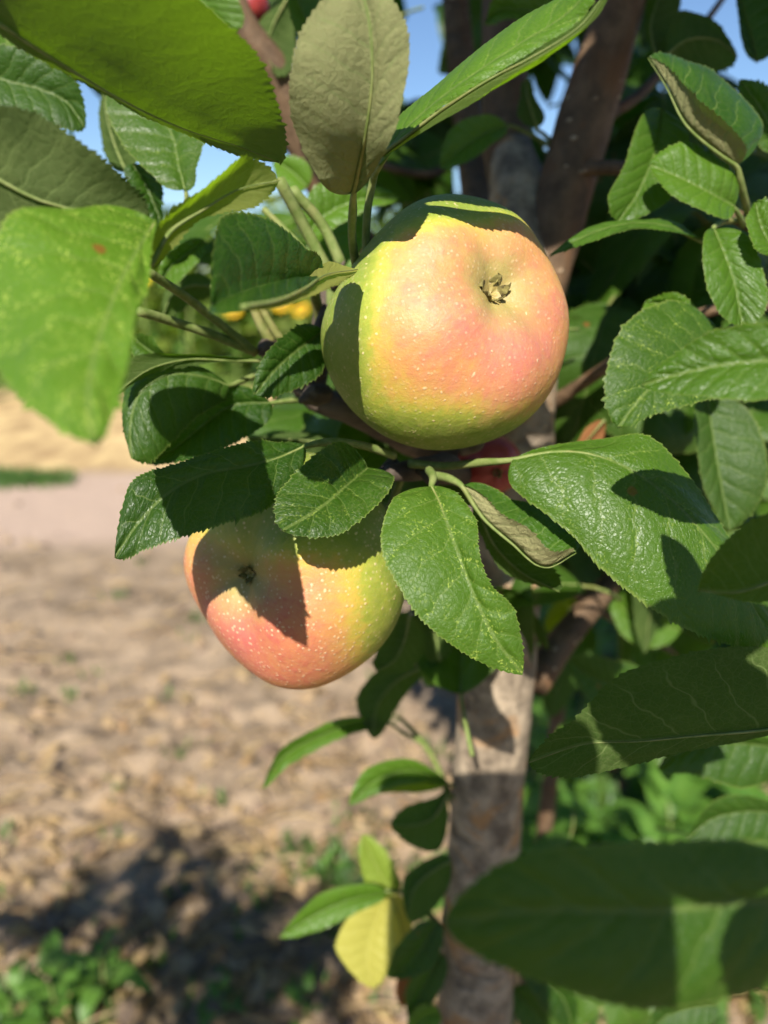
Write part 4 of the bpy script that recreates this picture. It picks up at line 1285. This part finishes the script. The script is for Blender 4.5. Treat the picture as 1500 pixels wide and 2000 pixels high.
V, F, K = leaf_mass(2300, shade_shrub_pt, .045)
me = new_mesh('foliage', V, F, HEDGE, False)
set_pick(me, K)
link('foliage', me, shade_shrub, kind='stuff')

# ------------------------------------------------------------------ weeds and garden plants
def weed_leaf(length, width, arch, seed, fold=.25):
    Mp = np.array([(0, 0, 0), (0, .3, .10), (0, .62, .06), (0, 1, -arch)]) * length
    Lp = np.array([(-width, .30, .10 + fold * width), (-width * .8, .64, .06 + fold * width)]) * length
    Rp = np.array([(width, .30, .10 + fold * width), (width * .8, .64, .06 + fold * width)]) * length
    v, f, uv, met, _, _ = loft(Mp, Lp, Rp, 2, 9, .0015, .1, .002, seed, per=2)
    return new_mesh('leaf', v, f, WLEAF)


WL = [weed_leaf(.085, .30, .25, 1), weed_leaf(.07, .36, .1, 2), weed_leaf(.095, .22, .4, 3), weed_leaf(.055, .34, .0, 4)]


def plant(name, x, y, h, nleaf, label, cat, group, spread=.5, sc=1.0):
    root = thing(name, (x, y, -.005), label, cat, group)
    tip = np.array([rng.gauss(0, .06) * h, rng.gauss(0, .06) * h, h])
    mid = tip * .5 + np.array([rng.gauss(0, .04) * h, rng.gauss(0, .04) * h, 0])
    tube('stem', [np.zeros(3), mid, tip], [.0038 * sc + h * .004, .003 * sc + h * .003, .0015], WSTEM, root, seg=7, res=4)
    for k in range(nleaf):
        u = (k + 1.0) / nleaf
        c = mid * (2 * u) if u < .5 else mid + (tip - mid) * (2 * u - 1)
        az = k * 2.4 + rng.uniform(-.5, .5)
        o = link('leaf', WL[rng.randrange(4)], root)
        s = sc * rng.uniform(.75, 1.25) * (1.15 - .45 * u)
        o.matrix_local = (Matrix.Translation(Vector(c)) @ Matrix.Rotation(az, 4, 'Z') @ Matrix.Rotation(.15 + .8 * u * spread + rng.gauss(0, .2), 4, 'X')
                          @ Matrix.Translation((0, .012, 0)) @ Matrix.Scale(s, 4))
    return root


wl = 'low bright green weed with pointed leaves at the lower left corner'
for k, (px, py, h, nl, s, lab) in enumerate([(205, 1905, .07, 11, .62, 'bright green weed with a star of pointed top leaves at lower left'), (120, 1960, .08, 11, .7, 'bright green weed left of the star-leaved weed'),
                                            (40, 1985, .06, 9, .6, 'bright green weed in the lower left corner of the photo')]):
    x, y = ground_at(px, py + 30)
    plant('weed', x, y, h, nl, lab, 'weed', 'weeds at the lower left', .9, s)
for k, (px, py, lab) in enumerate([(640, 1725, 'small weed in the shade left of the yellowed leaf'), (440, 1990, 'small round-leaved weed on the shaded soil at the bottom'), (600, 1995, 'pale small weed near the foot of the trunk')]):
    x, y = ground_at(px, py)
    plant('weed', x, y, .04, 6, lab, 'weed', 'small weeds on the shaded soil', .8, .4)
# leafy rows behind the trunk at the right
n = 0
for (x0, x1, y0, y1, h0, h1, cnt) in [(.16, .75, .80, 1.1, .22, .38, 9), (.24, 1.1, 1.1, 1.6, .35, .55, 11), (.35, 1.6, 1.6, 2.3, .5, .75, 9)]:
    for k in range(cnt):
        x = x0 + (x1 - x0) * (k + rng.uniform(.2, .8)) / cnt
        y = rng.uniform(y0, y1)
        plant('garden_plant', x, y, rng.uniform(h0, h1), 17, 'leafy green garden plant in the row behind the trunk at the right', 'plant', 'garden plants behind the trunk', .5, rng.uniform(1.0, 1.45))
        n += 1
sp = [(rng.uniform(.10, 2.2), rng.uniform(.7, 3.2)) for _ in range(2600)]
sp = [q for q in sp if q[0] > .12 + .15 * (q[1] - .7)]
blades('ground_cover', sp, .10, WEED, 'green undergrowth between the garden plants', 'undergrowth', 2, .012)

# ------------------------------------------------------------------ sunflowers across the straw field, hedge beyond
def sunflower_meshes():
    petals = []
    for k in range(18):
        a = 2 * math.pi * k / 18
        o = np.array([math.cos(a), math.sin(a), 0])
        t = np.array([-math.sin(a), math.cos(a), 0])
        up = np.array([0, 0, 1.0])
        v = [o * .055 - t * .012, o * .055 + t * .012, o * .095 + t * .016 + up * .008, o * .095 - t * .016 + up * .008, o * .135 + up * .0]
        petals.append((v, [(0, 1, 2, 3), (3, 2, 4)]))
    pm = new_mesh('petals', *join_geo(petals), PETAL)
    V, F = [], []
    for j in range(6):
        for i in range(16):
            a, r = 2 * math.pi * i / 16, .062 * math.sin(math.pi / 2 * j / 5)
            V.append((r * math.cos(a), r * math.sin(a), .022 * math.cos(math.pi / 2 * j / 5)))
    for j in range(5):
        for i in range(16):
            F.append((j * 16 + i, (j + 1) * 16 + i, (j + 1) * 16 + (i + 1) % 16, j * 16 + (i + 1) % 16))
    return pm, new_mesh('seed_disc', V, F, DISC)


PM, DM = sunflower_meshes()
proto = None
for k in range(16):
    x = -4.4 + 3.9 * k / 15 + rng.uniform(-.12, .12)
    y = rng.uniform(6.4, 8.6)
    h = rng.uniform(.72, 1.12)
    if proto is None:
        proto = thing('sunflower', (x, y, 0), 'blurred yellow sunflower on a leafy stem in the row beyond the straw field', 'sunflower', 'sunflowers beyond the straw field')
        tube('stem', [np.zeros(3), np.array([.01, 0, .5]), np.array([0, -.02, 1.0]), np.array([0, -.06, 1.02])], [.014, .012, .009, .007], WSTEM, proto, seg=8, res=4)
        for q in range(9):
            o = link('leaf', WL[q % 4], proto)
            o.matrix_local = Matrix.Translation((0, 0, .12 + .09 * q)) @ Matrix.Rotation(q * 2.4, 4, 'Z') @ Matrix.Rotation(.1, 4, 'X') @ Matrix.Translation((0, .04, 0)) @ Matrix.Scale(2.6 - .12 * q, 4)
        hd = Matrix.Translation((0, -.06, 1.02)) @ Matrix.Rotation(math.radians(62), 4, 'X') @ Matrix.Scale(.72, 4)
        for nm, me in (('petals', PM), ('seed_disc', DM)):
            o = link(nm, me, proto)
            o.matrix_local = hd
        r = proto
    else:
        r = proto.copy()
        C.objects.link(r)
        for ch in proto.children:
            c = ch.copy()
            C.objects.link(c)
            c.parent = r
    r.location = (x, y, -.01)
    r.rotation_euler = (0, 0, rng.uniform(-.7, .7))
    r.scale = (1, 1, h)


V, F, K = leaf_mass(18000, lambda: (rng.uniform(-9, 9), rng.uniform(8.4, 12), rng.random()**.7 * (1.5 + .5 * math.sin(rng.random() * 6))), .14)
me = new_mesh('field_greenery', V, F, HEDGE, False)
set_pick(me, K)
link('field_greenery', me, None, kind='stuff', label='blurred green crop beyond the straw field', category='crop')
